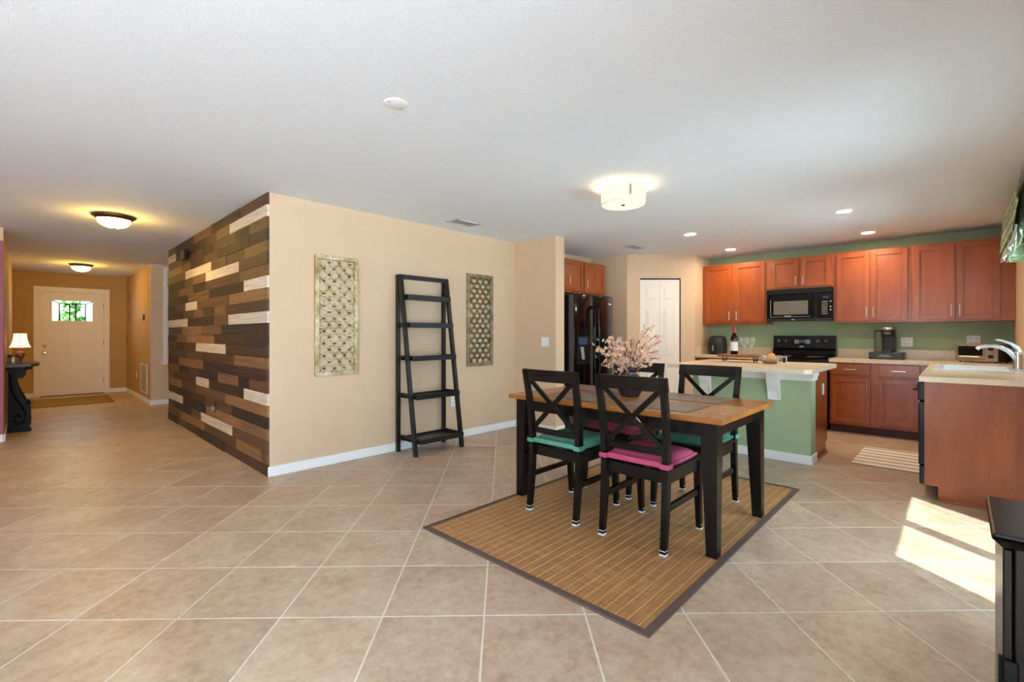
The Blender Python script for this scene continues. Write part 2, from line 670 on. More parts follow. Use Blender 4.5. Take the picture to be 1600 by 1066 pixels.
# diagonal pantry wall (local x along the wall, y into the pantry)
PL = math.hypot(7.0 - 6.288, 2.874 - 3.615)
PA = math.degrees(math.atan2(2.874 - 3.615, 7.0 - 6.288))
g = G().box(0, 0.197, 0, 0.11, 0, CEIL).box(0.815, PL, 0, 0.11, 0, CEIL).box(0.197, 0.815, 0, 0.11, 2.075, CEIL)
wd = struct('wall_pantry', g, 'beige', 'diagonal beige wall holding the white pantry door', 'wall')
wd.location = (6.288, 3.615, 0)
wd.rotation_euler = (0, 0, R(PA))
struct('wall_pantry_return', G().box(7.0, 7.745, 2.874, 2.99, 0, CEIL), 'beige', 'short beige wall meeting the green kitchen wall', 'wall')
struct('wall_kitchen', G().box(7.625, 7.745, -0.45, 2.874, 0, CEIL), 'green', 'sage green painted wall behind the cherry wall cabinets', 'wall')
g = G()
g.box(-4.12, -3.5, -0.57, -0.45, 0, CEIL).box(-3.5, 0.7, -0.57, -0.45, 2.1, CEIL).box(0.7, 2.70, -0.57, -0.45, 0, CEIL)
g.box(2.70, 4.10, -0.57, -0.45, 2.03, CEIL).box(4.10, 4.9, -0.57, -0.45, 0, CEIL).box(4.9, 6.4, -0.57, -0.45, 0, 1.07)
g.box(4.9, 6.4, -0.57, -0.45, 2.05, CEIL).box(6.4, 7.745, -0.57, -0.45, 0, CEIL)
struct('wall_window', g, 'beige', 'beige wall with the sink window and glass doors', 'wall')
g = G().box(-4.12, -4.0, -0.45, 0.5, 0, CEIL).box(-4.12, -4.0, 1.6, 7.97, 0, CEIL)
g.box(-4.12, -4.0, 0.5, 1.6, 2.1, CEIL)
struct('wall_back', g, 'beige', 'beige wall with a wide opening behind the room', 'wall')
struct('wall_mauve', G().box(-4.0, -0.19, 7.85, 7.97, 0, 2.29), 'mauve', 'mauve painted wall at the corner of the entry hall', 'wall')
struct('wall_mauve_header', G().box(-4.0, -0.19, 7.85, 7.97, 2.29, CEIL), 'beige', 'beige band above the mauve wall', 'wall')
struct('wall_hall_left', G().box(-0.31, -0.19, 7.97, 12.9, 0, CEIL), 'gold', 'entry hall wall coloured golden for lamp glow, behind the console table', 'wall')
struct('wall_hall_right', G().box(1.475, 1.595, 10.16, 12.9, 0, CEIL), 'gold', 'entry hall wall coloured golden for lamp glow, with the return air grille', 'wall')
struct('wall_hall_niche', G().box(1.475, 3.1, 10.04, 10.16, 0, CEIL), 'beige', 'beige wall facing the room at the hall opening', 'wall')
struct('wall_hall_side', G().box(3.0, 3.1, 8.29, 10.04, 0, CEIL), 'beige', 'beige wall closing the side passage', 'wall')
struct('wall_passage', G().box(1.56, 3.1, 8.17, 8.29, 0, CEIL), 'beige', 'beige side of the passage behind the plank wall', 'wall')
g = G().box(-0.31, 0.173, 12.9, 13.02, 0, CEIL).box(1.104, 1.6, 12.9, 13.02, 0, CEIL).box(0.173, 1.104, 12.9, 13.02, 2.065, CEIL)
struct('wall_entry', g, 'gold', 'wall coloured golden for lamp glow around the white front door', 'wall')


def build_planks():
    X0 = 1.4175
    ya, yb = 4.262, 8.288
    n = 24
    hgt = CEIL / n
    # (row from the top, far Y, near Y, material)
    fixed = {
        0: [(5.0, 4.262, 'plank_dark')],
        1: [(8.288, 7.77, 'plank_white'), (7.77, 6.8, 'plank_black'), (5.33, 4.262, 'plank_white')],
        2: [(4.70, 4.262, 'plank_mid')],
        3: [(5.75, 4.72, 'plank_black')],
        4: [(7.21, 6.0, 'plank_white'), (6.0, 5.45, 'plank_mid')],
        5: [(6.80, 6.25, 'plank_tan'), (6.25, 5.03, 'plank_white')],
        6: [(5.03, 4.262, 'plank_mid')],
        7: [(6.1, 4.88, 'plank_black'), (4.88, 4.262, 'plank_white')],
        8: [(7.24, 6.62, 'plank_white'), (5.37, 4.262, 'plank_tan')],
        9: [(5.45, 4.262, 'plank_dark')],
        10: [(8.288, 7.12, 'plank_white'), (7.12, 5.92, 'plank_black'), (5.92, 5.37, 'plank_mid'), (5.37, 4.262, 'plank_white')],
        11: [(5.6, 4.55, 'plank_black')],
        12: [(7.12, 5.9, 'plank_tan'), (5.9, 5.55, 'plank_dark')],
        13: [(6.7, 5.47, 'plank_white'), (5.47, 4.262, 'plank_dark')],
        14: [(6.4, 5.19, 'plank_dark'), (5.19, 4.262, 'plank_tan')],
        15: [(7.6, 6.35, 'plank_tan'), (6.35, 5.1, 'plank_black')],
        16: [(5.75, 5.05, 'plank_tan')],
        17: [(6.7, 6.1, 'plank_white'), (6.1, 4.88, 'plank_black'), (4.88, 4.262, 'plank_white')],
        18: [(5.47, 4.262, 'plank_tan')],
        19: [(5.25, 4.262, 'plank_black')],
        20: [(8.288, 7.35, 'plank_white'), (7.35, 6.45, 'plank_black'), (6.2, 4.95, 'plank_tan')],
        21: [(6.45, 5.24, 'plank_white')],
        22: [(6.3, 5.1, 'plank_mid'), (5.1, 4.4, 'plank_tan')],
        23: [(6.6, 5.5, 'plank_black'), (5.5, 4.262, 'plank_dark')],
    }
    pool = ['plank_dark'] * 5 + ['plank_mid'] * 5 + ['plank_black'] * 3 + ['plank_tan'] * 1
    pm = random.Random(21)
    cache = {}
    for k in set(pool) | {'plank_white'}:
        me = mesh_of('plank', G().box(0, 1, 0, 1, 0, 1))
        me.materials.append(M[k])
        cache[k] = me

    def put(r, y0, y1, k):
        d = pm.choice((0.0, 0.002, 0.004, -0.003))
        z1 = CEIL - r * hgt - 0.0008
        o = link('plank', cache[k], None, wp, (X0 + d, y0 + 0.0008, z1 - hgt + 0.0016))
        o.scale = (1.437 - X0 - d, (y1 - y0) - 0.0016, hgt - 0.0016)

    for r in range(n):
        segs = sorted([(b, a, k) for a, b, k in fixed.get(r, [])])
        y = ya
        last = None
        segs.append((yb, yb, None))
        for b, a, k in segs:
            while b - y > 0.02:
                rem = b - y
                ln = pm.choice((0.45, 0.6, 0.8, 1.0, 1.2))
                if rem - ln < 0.3:
                    ln = rem
                kk = pm.choice(pool)
                while kk == last:
                    kk = pm.choice(pool)
                put(r, y, y + ln, kk)
                last = kk
                y += ln
            if k:
                put(r, b, a, k)
                y = a
                last = k


build_planks()

# --- baseboards
BH = 0.086


def base(name, x0, x1, y0, y1, where):
    g = G().box(x0, x1, y0, y1, 0, BH, 0.004, 1)
    struct(name, g, 'white', 'white baseboard along ' + where, 'baseboard')


base('baseboard_dining', 1.422, 4.485, 4.245, 4.26, 'the long beige dining wall')
base('baseboard_stub', 4.485, 4.50, 3.555, 4.26, 'the short wall stub facing the table')
base('baseboard_stub_end', 4.50, 4.67, 3.555, 3.57, 'the end of the short wall stub')
base('baseboard_alcove', 6.272, 6.288, 3.60, 4.26, 'the side of the refrigerator alcove')
base('baseboard_entry_left', -0.175, 0.078, 12.885, 12.9, 'the entry wall left of the front door')
base('baseboard_entry_right', 1.195, 1.46, 12.885, 12.9, 'the entry wall right of the front door')
base('baseboard_hall_right', 1.46, 1.475, 10.025, 12.9, 'the hall wall under the return grille')
base('baseboard_niche', 1.475, 3.0, 10.025, 10.04, 'the wall below the white shutter')
base('baseboard_hall_left', -0.19, -0.175, 7.85, 12.885, 'the hall wall behind the console table')
base('baseboard_mauve', -4.0, -0.19, 7.835, 7.85, 'the mauve wall')

# --- front door
d1 = sroot('door_1', 'white front door with small leaded window and two tall panels', 'door', (0.173, 12.915, 0))
W = 0.931
g = G()
ty0, ty1 = 0.0, 0.045
g.box(0, W, ty0, ty1, 0.012, 0.262)                 # bottom rail
g.box(0, W, ty0, ty1, 1.334, 1.497).box(0, W, ty0, ty1, 1.9, 2.066)
for za, zb_ in ((0.262, 1.334), (1.497, 1.9)):
    g.box(0, 0.164, ty0, ty1, za, zb_).box(0.757, W, ty0, ty1, za, zb_)
g.box(0.402, 0.524, ty0, ty1, 0.262, 1.334)
part('door_leaf', g, 'door_white', d1)
for x0 in (0.164, 0.524):
    pan = part('panel', G().box(x0, x0 + (0.238 if x0 < .3 else 0.233), 0.02, 0.04, 0.262, 1.334, 0.0), 'door_white', d1)
    xa, xb = x0, x0 + (0.238 if x0 < .3 else 0.233)
    part('bead', G().box(xa, xb, -.009, .02, .262, .28).box(xa, xb, -.009, .02, 1.316, 1.334).box(xa, xa + .018, -.009, .02, .28, 1.316).box(xb - .018, xb, -.009, .02, .28, 1.316), 'door_white', pan)
# leaded window: panes with cames
panes = [((.164, 1.499), (.164, 1.898), (.268, 1.84), (.268, 1.499)),
         ((.164, 1.898), (.757, 1.898), (.650, 1.84), (.268, 1.84)),
         ((.650, 1.84), (.757, 1.898), (.757, 1.499), (.650, 1.499)),
         ((.268, 1.499), (.268, 1.84), (.415, 1.84), (.415, 1.499)),
         ((.415, 1.499), (.415, 1.84), (.505, 1.84), (.505, 1.499)),
         ((.505, 1.499), (.505, 1.84), (.650, 1.84), (.650, 1.499))]
wf = part('window_frame', G().box(.150, .771, -0.008, 0.0, 1.485, 1.499).box(.150, .771, -0.008, 0, 1.898, 1.912).box(.150, .164, -0.008, 0, 1.499, 1.898).box(.757, .771, -0.008, 0, 1.499, 1.898), 'door_white', d1)
for p in panes:
    part('pane', G().prism(p, 0.015, 0.019), 'glass', wf)
g = G()
for a, b in (((.268, 1.499), (.268, 1.84)), ((.268, 1.84), (.650, 1.84)), ((.650, 1.84), (.650, 1.499)), ((.415, 1.499), (.415, 1.84)),
             ((.505, 1.499), (.505, 1.84)), ((.164, 1.898), (.268, 1.84)), ((.757, 1.898), (.650, 1.84))):
    g.beam((a[0], 0.014, a[1]), (b[0], 0.014, b[1]), 0.008, 0.022)
part('came', g, 'iron', wf)
for z in (0.87, 1.0):
    k = G().lathe([(0.032, 0.0), (0.032, -0.01), (0.012, -0.014), (0.012, -0.035), (0.026, -0.045), (0.028, -0.06), (0.018, -0.07)] if z < .9 else
                  [(0.032, 0.0), (0.03, -0.014), (0.02, -0.02)], (0.062, 0, z), 16, axis='y')
    part('door_knob' if z < .9 else 'deadbolt', k, 'nickel', d1, True)
for z in (0.28, 1.07, 1.82):
    part('hinge', G().box(W - 0.006, W + 0.012, -0.012, 0.004, z - 0.05, z + 0.05, 0.003), 'iron', d1)
part('threshold', G().box(-0.01, W + 0.01, -0.03, 0.07, 0, 0.012), 'iron', d1)
g = G().box(0.078, 0.173, 12.88, 12.9, 0, 2.065, .004).box(1.104, 1.197, 12.88, 12.9, 0, 2.065, .004).box(0.078, 1.197, 12.88, 12.9, 2.065, 2.163, .004)
struct('trim_1', g, 'door_white', 'white casing around the front door', 'door casing')

# --- pantry bifold door
d2 = sroot('door_2', 'white bifold pantry door with raised panels in the diagonal wall', 'door', (6.288, 3.615, 0), PA)
part('header_track', G().box(0.197, 0.815, 0.01, 0.05, 2.055, 2.075), 'iron', d2)
part('side_gap', G().box(0.802, 0.815, 0.02, 0.05, 0, 2.055), 'iron', d2)
for k in range(2):
    x0 = 0.199 + k * 0.3015
    lf = part('door_leaf', G().box(x0, x0 + 0.299, 0.012, 0.045, 0.012, 2.052, 0.004, 1), 'door_white', d2)
    for z0, z1 in ((0.16, 0.74), (0.88, 1.62), (1.74, 1.94)):
        g = G()
        xa, xb = x0 + (0.088 if k == 0 else 0.06), x0 + 0.299 - (0.06 if k == 0 else 0.088)
        g.box(xa, xb, 0.006, 0.013, z0, z1, 0.006, 1)
        g.box(xa + 0.025, xb - 0.025, -0.0, 0.012, z0 + .025, z1 - .025, 0.006, 1)
        part('panel', g, 'door_white', lf)

# --- sliding glass door in the window wall (casts the sun patch)
w1 = sroot('window_1', 'white framed sliding glass door letting sun onto the tiles', 'glass door', (2.70, -0.45, 0))
g = G().box(0, 1.4, -0.09, -0.03, 1.99, 2.03).box(0, 0.04, -0.09, -0.03, 0.03, 1.99).box(1.36, 1.4, -0.09, -0.03, 0.03, 1.99).box(0, 1.4, -0.09, -0.03, -0.0, 0.03)
part('window_frame', g, 'white', w1)
part('meeting_stile', G().box(0.64, 0.74, -0.08, -0.04, 0.03, 1.99), 'white', w1)
part('pane', G().box(0.04, 0.64, -0.062, -0.058, 0.03, 1.99), 'glass', w1)
part('pane', G().box(0.74, 1.36, -0.062, -0.058, 0.03, 1.99), 'glass', w1)
# --- sink window
w2 = sroot('window_2', 'white framed window over the kitchen sink', 'window', (4.9, -0.45, 1.07))
g = G().box(0, 1.5, -0.10, -0.04, 0.94, 0.98).box(0, 0.04, -0.10, -0.04, 0.04, 0.94).box(1.46, 1.5, -0.10, -0.04, 0.04, 0.94).box(0, 1.5, -0.10, -0.04, 0, 0.04).box(0.04, 1.46, -.09, -.05, .44, .48)
part('window_frame', g, 'white', w2)
part('pane', G().box(0.04, 1.46, -0.072, -0.068, 0.04, 0.44), 'glass', w2)
part('pane', G().box(0.04, 1.46, -0.072, -0.068, 0.48, 0.94), 'glass', w2)
part('window_sill', G().box(0, 1.5, -0.11, 0.012, -0.02, 0.0), 'white', w2)
struct('added_eave', G().box(4.3, 8.2, -1.25, -0.57, 2.38, 2.5), 'white', 'unseen overhang added outside to keep sun off the sink window', 'added_eave')  # made-up overhang that blocks direct sun at the sink
struct('added_shade_roof', G().box(-4.12, 1.9, -2.5, -0.57, 2.40, 2.52), 'white', 'unseen flat roof added outside to block sun from the rear opening', 'roof')  # invented roof, keeps sun patches out of the rear opening


# front garden seen through the door glass
def shrub(x, y, h, w, label):
    t = thing('garden_shrub', label, 'shrub', (x, y, -0.12), 0, 'shrubs outside the front door')
    rr = random.Random(int(x * 31 + y))
    g = G()
    for i in range(420):
        th, ph = rr.uniform(0, 2 * PI), math.acos(rr.uniform(-1, 1))
        q = rr.uniform(0.6, 1)
        c = Vector((math.cos(th) * math.sin(ph) * w * q, math.sin(th) * math.sin(ph) * w * q, h * 0.58 + math.cos(ph) * h * 0.42 * q))
        a = Vector((rr.uniform(-1, 1), rr.uniform(-1, 1), rr.uniform(-1, 1))).normalized() * 0.12
        b = a.cross(Vector((rr.uniform(-1, 1), rr.uniform(-1, 1), 0.3))).normalized() * 0.06
        vs_ = [g.bm.verts.new(c + a), g.bm.verts.new(c + b), g.bm.verts.new(c - a), g.bm.verts.new(c - b)]
        g.bm.faces.new(vs_)
    part('foliage', g, 'leaf', t)
    part('stem', G().lathe([(0.05, 0), (0.03, h * .6)], seg=8), 'twig', t)


shrub(0.72, 15.2, 2.4, 0.22, 'slim green shrub outside behind the middle of the door glass')
shrub(-0.35, 16.4, 2.6, 0.45, 'green shrub outside toward the knob side of the door glass')

# ================================================================== HALL
def dome_light(x, y, r, label):
    t = thing('ceiling_light', label, 'ceiling light', (x, y, CEIL), 0, 'dome lights in the entry hall')
    part('ring', G().lathe([(r * .9, 0), (r, -0.004), (r * 0.99, -0.016), (r * .88, -0.026), (r * .82, -0.045), (r * .76, -0.045), (r * .76, -0.01)], seg=40), 'bronze', t, True)
    prof = [(r * .77 * math.cos(a), -0.042 - 0.085 * math.sin(a)) for a in [i * PI / 2 / 8 for i in range(8)]] + [(0.006, -0.127)]
    part('glass_dome', G().lathe(prof, seg=40), 'glow_warm', t, True, 'glowing frosted glass dome')
    part('finial', G().lathe([(0.006, -0.124), (0.016, -0.128), (0.012, -0.137), (0.003, -0.142)], seg=14), 'bronze', t, True)


dome_light(0.615, 6.25, 0.178, 'bronze rimmed dome ceiling light above the hall end of the plank wall')
dome_light(0.645, 10.98, 0.165, 'bronze rimmed dome ceiling light close to the front door')

ct = thing('console_table', 'black console table with carved scroll legs against the hall wall', 'console table', (-0.19, 8.42, 0))
prof = [(0.004, 0.795), (0.004, 0.04)]
g = G()
top = [(0.002, 0.0), (0.22, 0.02), (0.285, 0.12), (0.305, 0.45), (0.285, 0.78), (0.22, 0.88), (0.002, 0.90)]
part('table_top', G().prism(top, 0.815, 0.85, 'z'), 'console_top', ct)
part('apron', G().prism([(0.003, 0.05), (0.17, 0.06), (0.23, 0.2), (0.24, 0.45), (0.23, 0.7), (0.17, 0.84), (0.003, 0.85)], 0.775, 0.815, 'z'), 'console', ct)
scroll = [(0.02, 0.04), (0.205, 0.04), (0.222, 0.10), (0.225, 0.17), (0.215, 0.24), (0.222, 0.30), (0.205, 0.335), (0.185, 0.325), (0.17, 0.38), (0.14, 0.45), (0.11, 0.54),
          (0.092, 0.62), (0.095, 0.665), (0.15, 0.675), (0.175, 0.71), (0.182, 0.775), (0.02, 0.775)]
for yy in (0.06, 0.68):
    lg = part('leg', G().prism(scroll, yy, yy + 0.14, 'y'), 'console', ct)
    sp = [(0.04, .74), (0.045, .6), (0.06, .5), (0.1, .4), (0.15, .3), (0.175, .22), (0.16, .13), (0.11, .1), (0.075, .14), (0.08, .2), (0.115, .22), (0.125, .18)]
    part('scroll_moulding', G().tube([(a, yy - 0.004, b) for a, b in sp], 0.012, 8), 'console', lg, True)
    part('foot_plate', G().box(0.005, 0.225, yy - 0.02, yy + 0.16, 0, 0.04, 0.008), 'console', ct)

lp = thing('table_lamp', 'small table lamp with glowing bell shade on the black console', 'lamp', (-0.065, 8.72, 0.85))
part('base', G().lathe([(0.045, 0), (0.045, 0.012), (0.02, 0.022), (0.016, 0.05), (0.03, 0.075), (0.046, 0.11), (0.04, 0.14), (0.016, 0.155), (0.012, 0.215)], seg=20), 'lamp_red', lp, True)
sh = [(0.098, 0.205), (0.083, 0.235), (0.07, 0.28), (0.062, 0.33), (0.058, 0.385)]
shade = part('lamp_shade', G().lathe(sh, seg=8, cap=False), 'glow_shade', lp, True, 'pink cream bell shade, lit')
g = G()
for i in range(8):
    t = 2 * PI * i / 8
    g.tube([((r + .001) * math.cos(t), (r + .001) * math.sin(t), z) for r, z in sh], 0.0022, 5)
part('shade_rib', g, 'paper', shade)
tn = thing('round_tin', 'small round metal tin beside the lamp on the console', 'tin', (-0.125, 8.60, 0.85))
part('tin_body', G().lathe([(0.046, 0), (0.048, 0.004), (0.048, 0.085), (0.046, 0.088)], seg=24), 'tin', tn, True)
part('lid', G().lathe([(0.05, 0.086), (0.05, 0.112), (0.046, 0.116)], seg=24), 'console_top', tn, True)

dm = thing('doormat', 'tan woven doormat in front of the white door', 'doormat', (0.04, 11.0, 0.0))
part('mat_field', G().box(0.03, 1.03, 0.03, 1.27, 0, 0.010), 'doormat', dm)
part('mat_border', G().box(0, 1.06, 0, 0.03, 0, 0.011).box(0, 1.06, 1.27, 1.3, 0, .011).box(0, .03, .03, 1.27, 0, .011).box(1.03, 1.06, .03, 1.27, 0, .011), 'plank_mid', dm)

vg = thing('return_grille', 'white return air grille low on the hall wall', 'vent', (1.475, 11.05, 0.155), -90)
part('frame', G().box(0, 0.68, -0.012, 0, 0, 0.03).box(0, 0.68, -0.012, 0, 0.505, 0.535).box(0, .03, -.012, 0, .03, .505).box(.65, .68, -.012, 0, .03, .505), 'vent', vg)
part('backing', G().box(.03, .65, -.002, 0, .03, .505), 'vent_dark', vg)
me = mesh_of('slat', G().hexa([(.03, -.003, 0), (.65, -.003, 0), (.65, -.001, .003), (.03, -.001, .003)], [(.03, -.011, .014), (.65, -.011, .014), (.65, -.009, .017), (.03, -.009, .017)]))
me.materials.append(M['vent'])
for i in range(24):
    link('slat', me, None, vg, (0, 0, 0.035 + i * 0.0195))
kp = thing('wall_keypad', 'small dark alarm keypad on the hall wall above the grille', 'keypad', (1.475, 10.78, 1.48), -90)
part('case', G().box(0, .13, -.025, 0, 0, .11, .006), 'black_plastic', kp)
part('screen', G().box(.02, .11, -.027, -.024, .05, .095), 'button', kp)

sw = thing('window_shutter', 'tall white hinged shutter panel in the hall opening', 'shutter', (1.64, 10.04, 0.70))
part('frame', G().box(0, .06, -.035, 0, .03, 1.70).box(.06, .6, -.03, 0, 1.64, 1.70).box(.06, .6, -.03, 0, .03, .09).box(.54, .6, -.035, 0, .03, 1.70), 'door_white', sw)
part('sill', G().box(-.03, .65, -.06, 0, 0, .03, .004), 'door_white', sw)
me = mesh_of('slat', G().box(.06, .54, -.02, -.012, 0, .045))
me.materials.append(M['door_white'])
for i in range(26):
    link('slat', me, None, sw, (0, 0, .095 + i * .059))
for z in (.25, 1.35):
    part('hinge', G().box(.056, .066, -.042, -.03, z, z + .08), 'nickel', sw)


def outlet(loc, rz, label, kind='outlet', w=0.072, name='wall_outlet', cat='outlet'):
    t = thing(name, label, cat, loc, rz)
    h = 0.115
    part('cover_plate', G().box(-w / 2, w / 2, -.006, 0, -h / 2, h / 2, .002, 1), 'plastic_white', t)
    n = 1 if w < .09 else 2
    for k in range(n):
        cx = (k - (n - 1) / 2) * 0.046
        if kind == 'outlet':
            for zz in (-.024, .024):
                s = part('socket', G().box(cx - .016, cx + .016, -.009, -.005, zz - .014, zz + .014, .003, 1), 'plastic_white', t)
                part('slot', G().box(cx - .008, cx - .005, -.0095, -.0085, zz - .006, zz + .006).box(cx + .005, cx + .008, -.0095, -.0085, zz - .006, zz + .006), 'iron', s)
        else:
            part('rocker', G().hexa([(cx - .016, -.009, -.033), (cx + .016, -.009, -.033), (cx + .016, -.005, -.033), (cx - .016, -.005, -.033)],
                                    [(cx - .016, -.006, .033), (cx + .016, -.006, .033), (cx + .016, -.005, .033), (cx - .016, -.005, .033)]), 'plastic_white', t)
    return t


outlet((1.475, 11.56, 0.43), -90, 'white outlet on the hall wall beside the return grille')
sb = thing('wall_sensor', 'small black box sensor mounted high on the plank wall', 'sensor', (1.415, 7.17, 2.165), -90)
part('case', G().box(0, .15, -.07, -.015, 0, .13, .01), 'black_plastic', sb)
part('bracket', G().box(.05, .10, -.02, 0, .03, .10), 'black_plastic', sb)
po = thing('wall_outlet', 'dark outlet with a plug low on the plank wall', 'outlet', (1.415, 5.84, 0.44), -90)
part('cover_plate', G().box(-.036, .036, -.006, .0, -.058, .058, .002, 1), 'bronze', po)
part('plug', G().box(-.018, .018, -.04, -.005, -.045, 0.0, .006), 'button', po)
part('socket', G().box(-.016, .016, -.009, -.005, .012, .04, .003, 1), 'black_plastic', po)

# ================================================================== DINING WALL
def art(loc, kind, label):
    t = thing('wall_art', label, 'wall art', loc, 0, 'lattice wall panels')
    w, h, d, fr = 0.422, 1.122, 0.03, 0.038
    mt = 'art' if kind == 1 else 'art2'
    for nm, a in (('frame_rail', (0, w, 0, fr)), ('frame_rail', (0, w, h - fr, h)), ('frame_stile', (0, fr, fr, h - fr)), ('frame_stile', (w - fr, w, fr, h - fr))):
        part(nm, G().box(a[0], a[1], -d, 0, a[2], a[3], .003, 1), mt, t)
    g = G()
    x0, x1, z0, z1 = fr, w - fr, fr, h - fr
    y0, y1 = -.022, -.012

    def strip(pts, hw):
        ps = [p for p in pts]
        prev = None
        for i, (x, z) in enumerate(ps):
            a, b = ps[max(0, i - 1)], ps[min(len(ps) - 1, i + 1)]
            dx, dz = b[0] - a[0], b[1] - a[1]
            L = math.hypot(dx, dz) or 1
            nx, nz = -dz / L * hw, dx / L * hw
            l = (min(max(x + nx, x0), x1), z + nz)
            r = (min(max(x - nx, x0), x1), z - nz)
            cur = [g.bm.verts.new((l[0], y0, l[1])), g.bm.verts.new((r[0], y0, r[1])), g.bm.verts.new((r[0], y1, r[1])), g.bm.verts.new((l[0], y1, l[1]))]
            if prev:
                for k in range(4):
                    m_ = (k + 1) % 4
                    g.bm.faces.new((prev[k], prev[m_], cur[m_], cur[k]))
            prev = cur
    if kind == 1:
        wv, hv = 0.100, 0.1165
        n = int((x1 - x0) / (wv / 2)) + 1
        for k in range(-1, n + 1):
            cx = x0 + 0.02 + k * wv / 2
            sgn = 1 if k % 2 == 0 else -1
            pts = []
            m_ = 120
            for i in range(m_ + 1):
                z = z0 + (z1 - z0) * i / m_
                s = math.sin(2 * PI * (z - z0) / hv)
                s = math.copysign(abs(s) ** 0.5, s)
                pts.append((min(max(cx + sgn * s * wv * 0.215, x0), x1), z))
            if all(p[0] <= x0 + .002 or p[0] >= x1 - .002 for p in pts):
                continue
            strip(pts, 0.0075)
        for k in range(-1, n):          # short links where neighbours meet
            cx = x0 + 0.02 + (k + .5) * wv / 2
            for i in range(0, 20):
                z = z0 + (i + .5) * hv / 2 + (0 if False else 0)
                if (i + k) % 2 == 0 and x0 < cx - .012 and cx + .012 < x1 and z < z1 - .01:
                    g.box(cx - .012, cx + .012, y0, y1, z - .006, z + .006)
    else:
        ax, az = 0.098, 0.0605
        cx0, cz0 = (x0 + x1) / 2, z0 + 0.03
        hw = 0.0105
        # horizontal and two slanted families between the holes
        i = 0
        z = cz0 - az / 2
        while z < z1:
            if z > z0:
                strip([(x0, z), (x1, z)], hw)
            z += az
        slope = az / (ax / 2)
        for s in (1, -1):
            for k in range(-22, 24):
                # line z = cz0 + s*slope*(x-cx0) + az*k*... through mid points
                c = (k + .5) * 2 * az
                pts = []
                for xx in (x0, x1):
                    pts.append((xx, cz0 + s * slope * (xx - cx0) + c))
                (xa, za), (xb, zb) = pts
                # clip to z range
                def clip(xa, za, xb, zb):
                    out = []
                    for (px_, pz_), (qx, qz) in (((xa, za), (xb, zb)), ((xb, zb), (xa, za))):
                        if pz_ < z0:
                            if qz <= z0:
                                return None
                            f = (z0 - pz_) / (qz - pz_)
                            px_, pz_ = px_ + (qx - px_) * f, z0
                        elif pz_ > z1:
                            if qz >= z1:
                                return None
                            f = (z1 - pz_) / (qz - pz_)
                            px_, pz_ = px_ + (qx - px_) * f, z1
                        out.append((px_, pz_))
                    return out
                q = clip(xa, za, xb, zb)
                if q:
                    strip(q, hw)
    o = part('lattice', g, mt, t)
    o['kind'] = 'stuff'


art((1.82, 4.26, 0.836), 1, 'silver gold lattice wall panel with curving ogee pattern, nearer the plank wall')
art((3.648, 4.26, 0.836), 2, 'antique gold wall panel pierced with round dots, beside the ladder shelf')


def ladder_shelf():
    t = thing('ladder_shelf', 'black wooden ladder shelf with five empty trays against beige wall', 'shelf', (2.66, 4.24, 0))
    w = 0.63
    th = 0.035
    H = 1.845
    for x in (0, w - th):
        part('back_leg', G().box(x, x + th, -0.045, -0.005, 0, H - 0.0), 'black_shelf', t)
        part('front_leg', G().sweep([((x + th / 2, -0.345, 0.0), (th / 2, 0, 0), (0, .021, 0)), ((x + th / 2, -0.068, H), (th / 2, 0, 0), (0, .021, 0))]), 'black_shelf', t)
    part('top_rail', G().box(th, w - th, -0.085, -0.05, H - 0.045, H), 'black_shelf', t)
    for z in (1.585, 1.295, 0.955, 0.565, 0.125):
        yf = -0.345 + (0.277) * z / H + 0.005
        s = part('tray', G().box(0.036, w - 0.036, yf - .062, -0.047, z, z + 0.016), 'black_shelf', t)
        hh = 0.048
        part('tray_lip', G().box(0.036, w - .036, yf - .08, yf - .062, z - .004, z + hh, .003, 1), 'black_shelf', s)
        for x in (0.036, w - 0.036 - .016):
            part('tray_lip', G().box(x, x + .016, yf - .062, -.047, z, z + hh), 'black_shelf', s)
        # tray end cheeks run outside the posts
        part('back_lip', G().box(0.052, w - .052, -.06, -.047, z, z + hh * .7), 'black_shelf', s)


ladder_shelf()
outlet((3.447, 4.26, 0.44), 0, 'white outlet on the beige wall behind the ladder shelf')
outlet((4.50, 3.737, 1.128), -90, 'white double light switch on the short wall stub', 'switch', 0.118, 'light_switch', 'light switch')
outlet((6.288, 3.74, 1.13), -90, 'white single light switch on the alcove wall by the pantry', 'switch', 0.072, 'light_switch', 'light switch')

# ================================================================== CEILING FIXTURES
dl = thing('drum_light', 'cream glass drum ceiling light above the dining table', 'ceiling light', (3.39, 1.985, CEIL))
part('canopy', G().lathe([(0.075, 0), (0.075, -0.018), (0.03, -0.03), (0.03, -0.045)], seg=28), 'nickel', dl, True)
dr = part('drum_shade', G().lathe([(0.176, -0.03), (0.177, -0.032), (0.177, -0.145), (0.173, -0.15), (0.004, -0.152)], seg=48, cap=False), 'glow_drum', dl, True, 'glowing cream glass drum')
for k in range(3):
    t = R(-131.6 + k * 120)
    c = (0.1785 * math.cos(t), 0.1785 * math.sin(t))
    tx, ty = -math.sin(t) * .009, math.cos(t) * .009
    nx, ny = math.cos(t) * .003, math.sin(t) * .003
    part('clip', G().sweep([((c[0], c[1], -.036), (tx, ty, 0), (nx, ny, 0)), ((c[0], c[1], -.118), (tx, ty, 0), (nx, ny, 0))]), 'nickel', dl)
bl = bpy.data.lights.new('drum_bulb', 'POINT')
bl.energy = 9
bl.color = (1, .70, .38)
bl.shadow_soft_size = .03
blo = bpy.data.objects.new('drum_bulb', bl)
COL.objects.link(blo)
blo.parent = dl
blo.location = (0.07, 0.07, -.075)
part('finial', G().lathe([(0.016, -.15), (0.016, -.158), (0.006, -.163)], seg=16), 'bronze', dl, True)
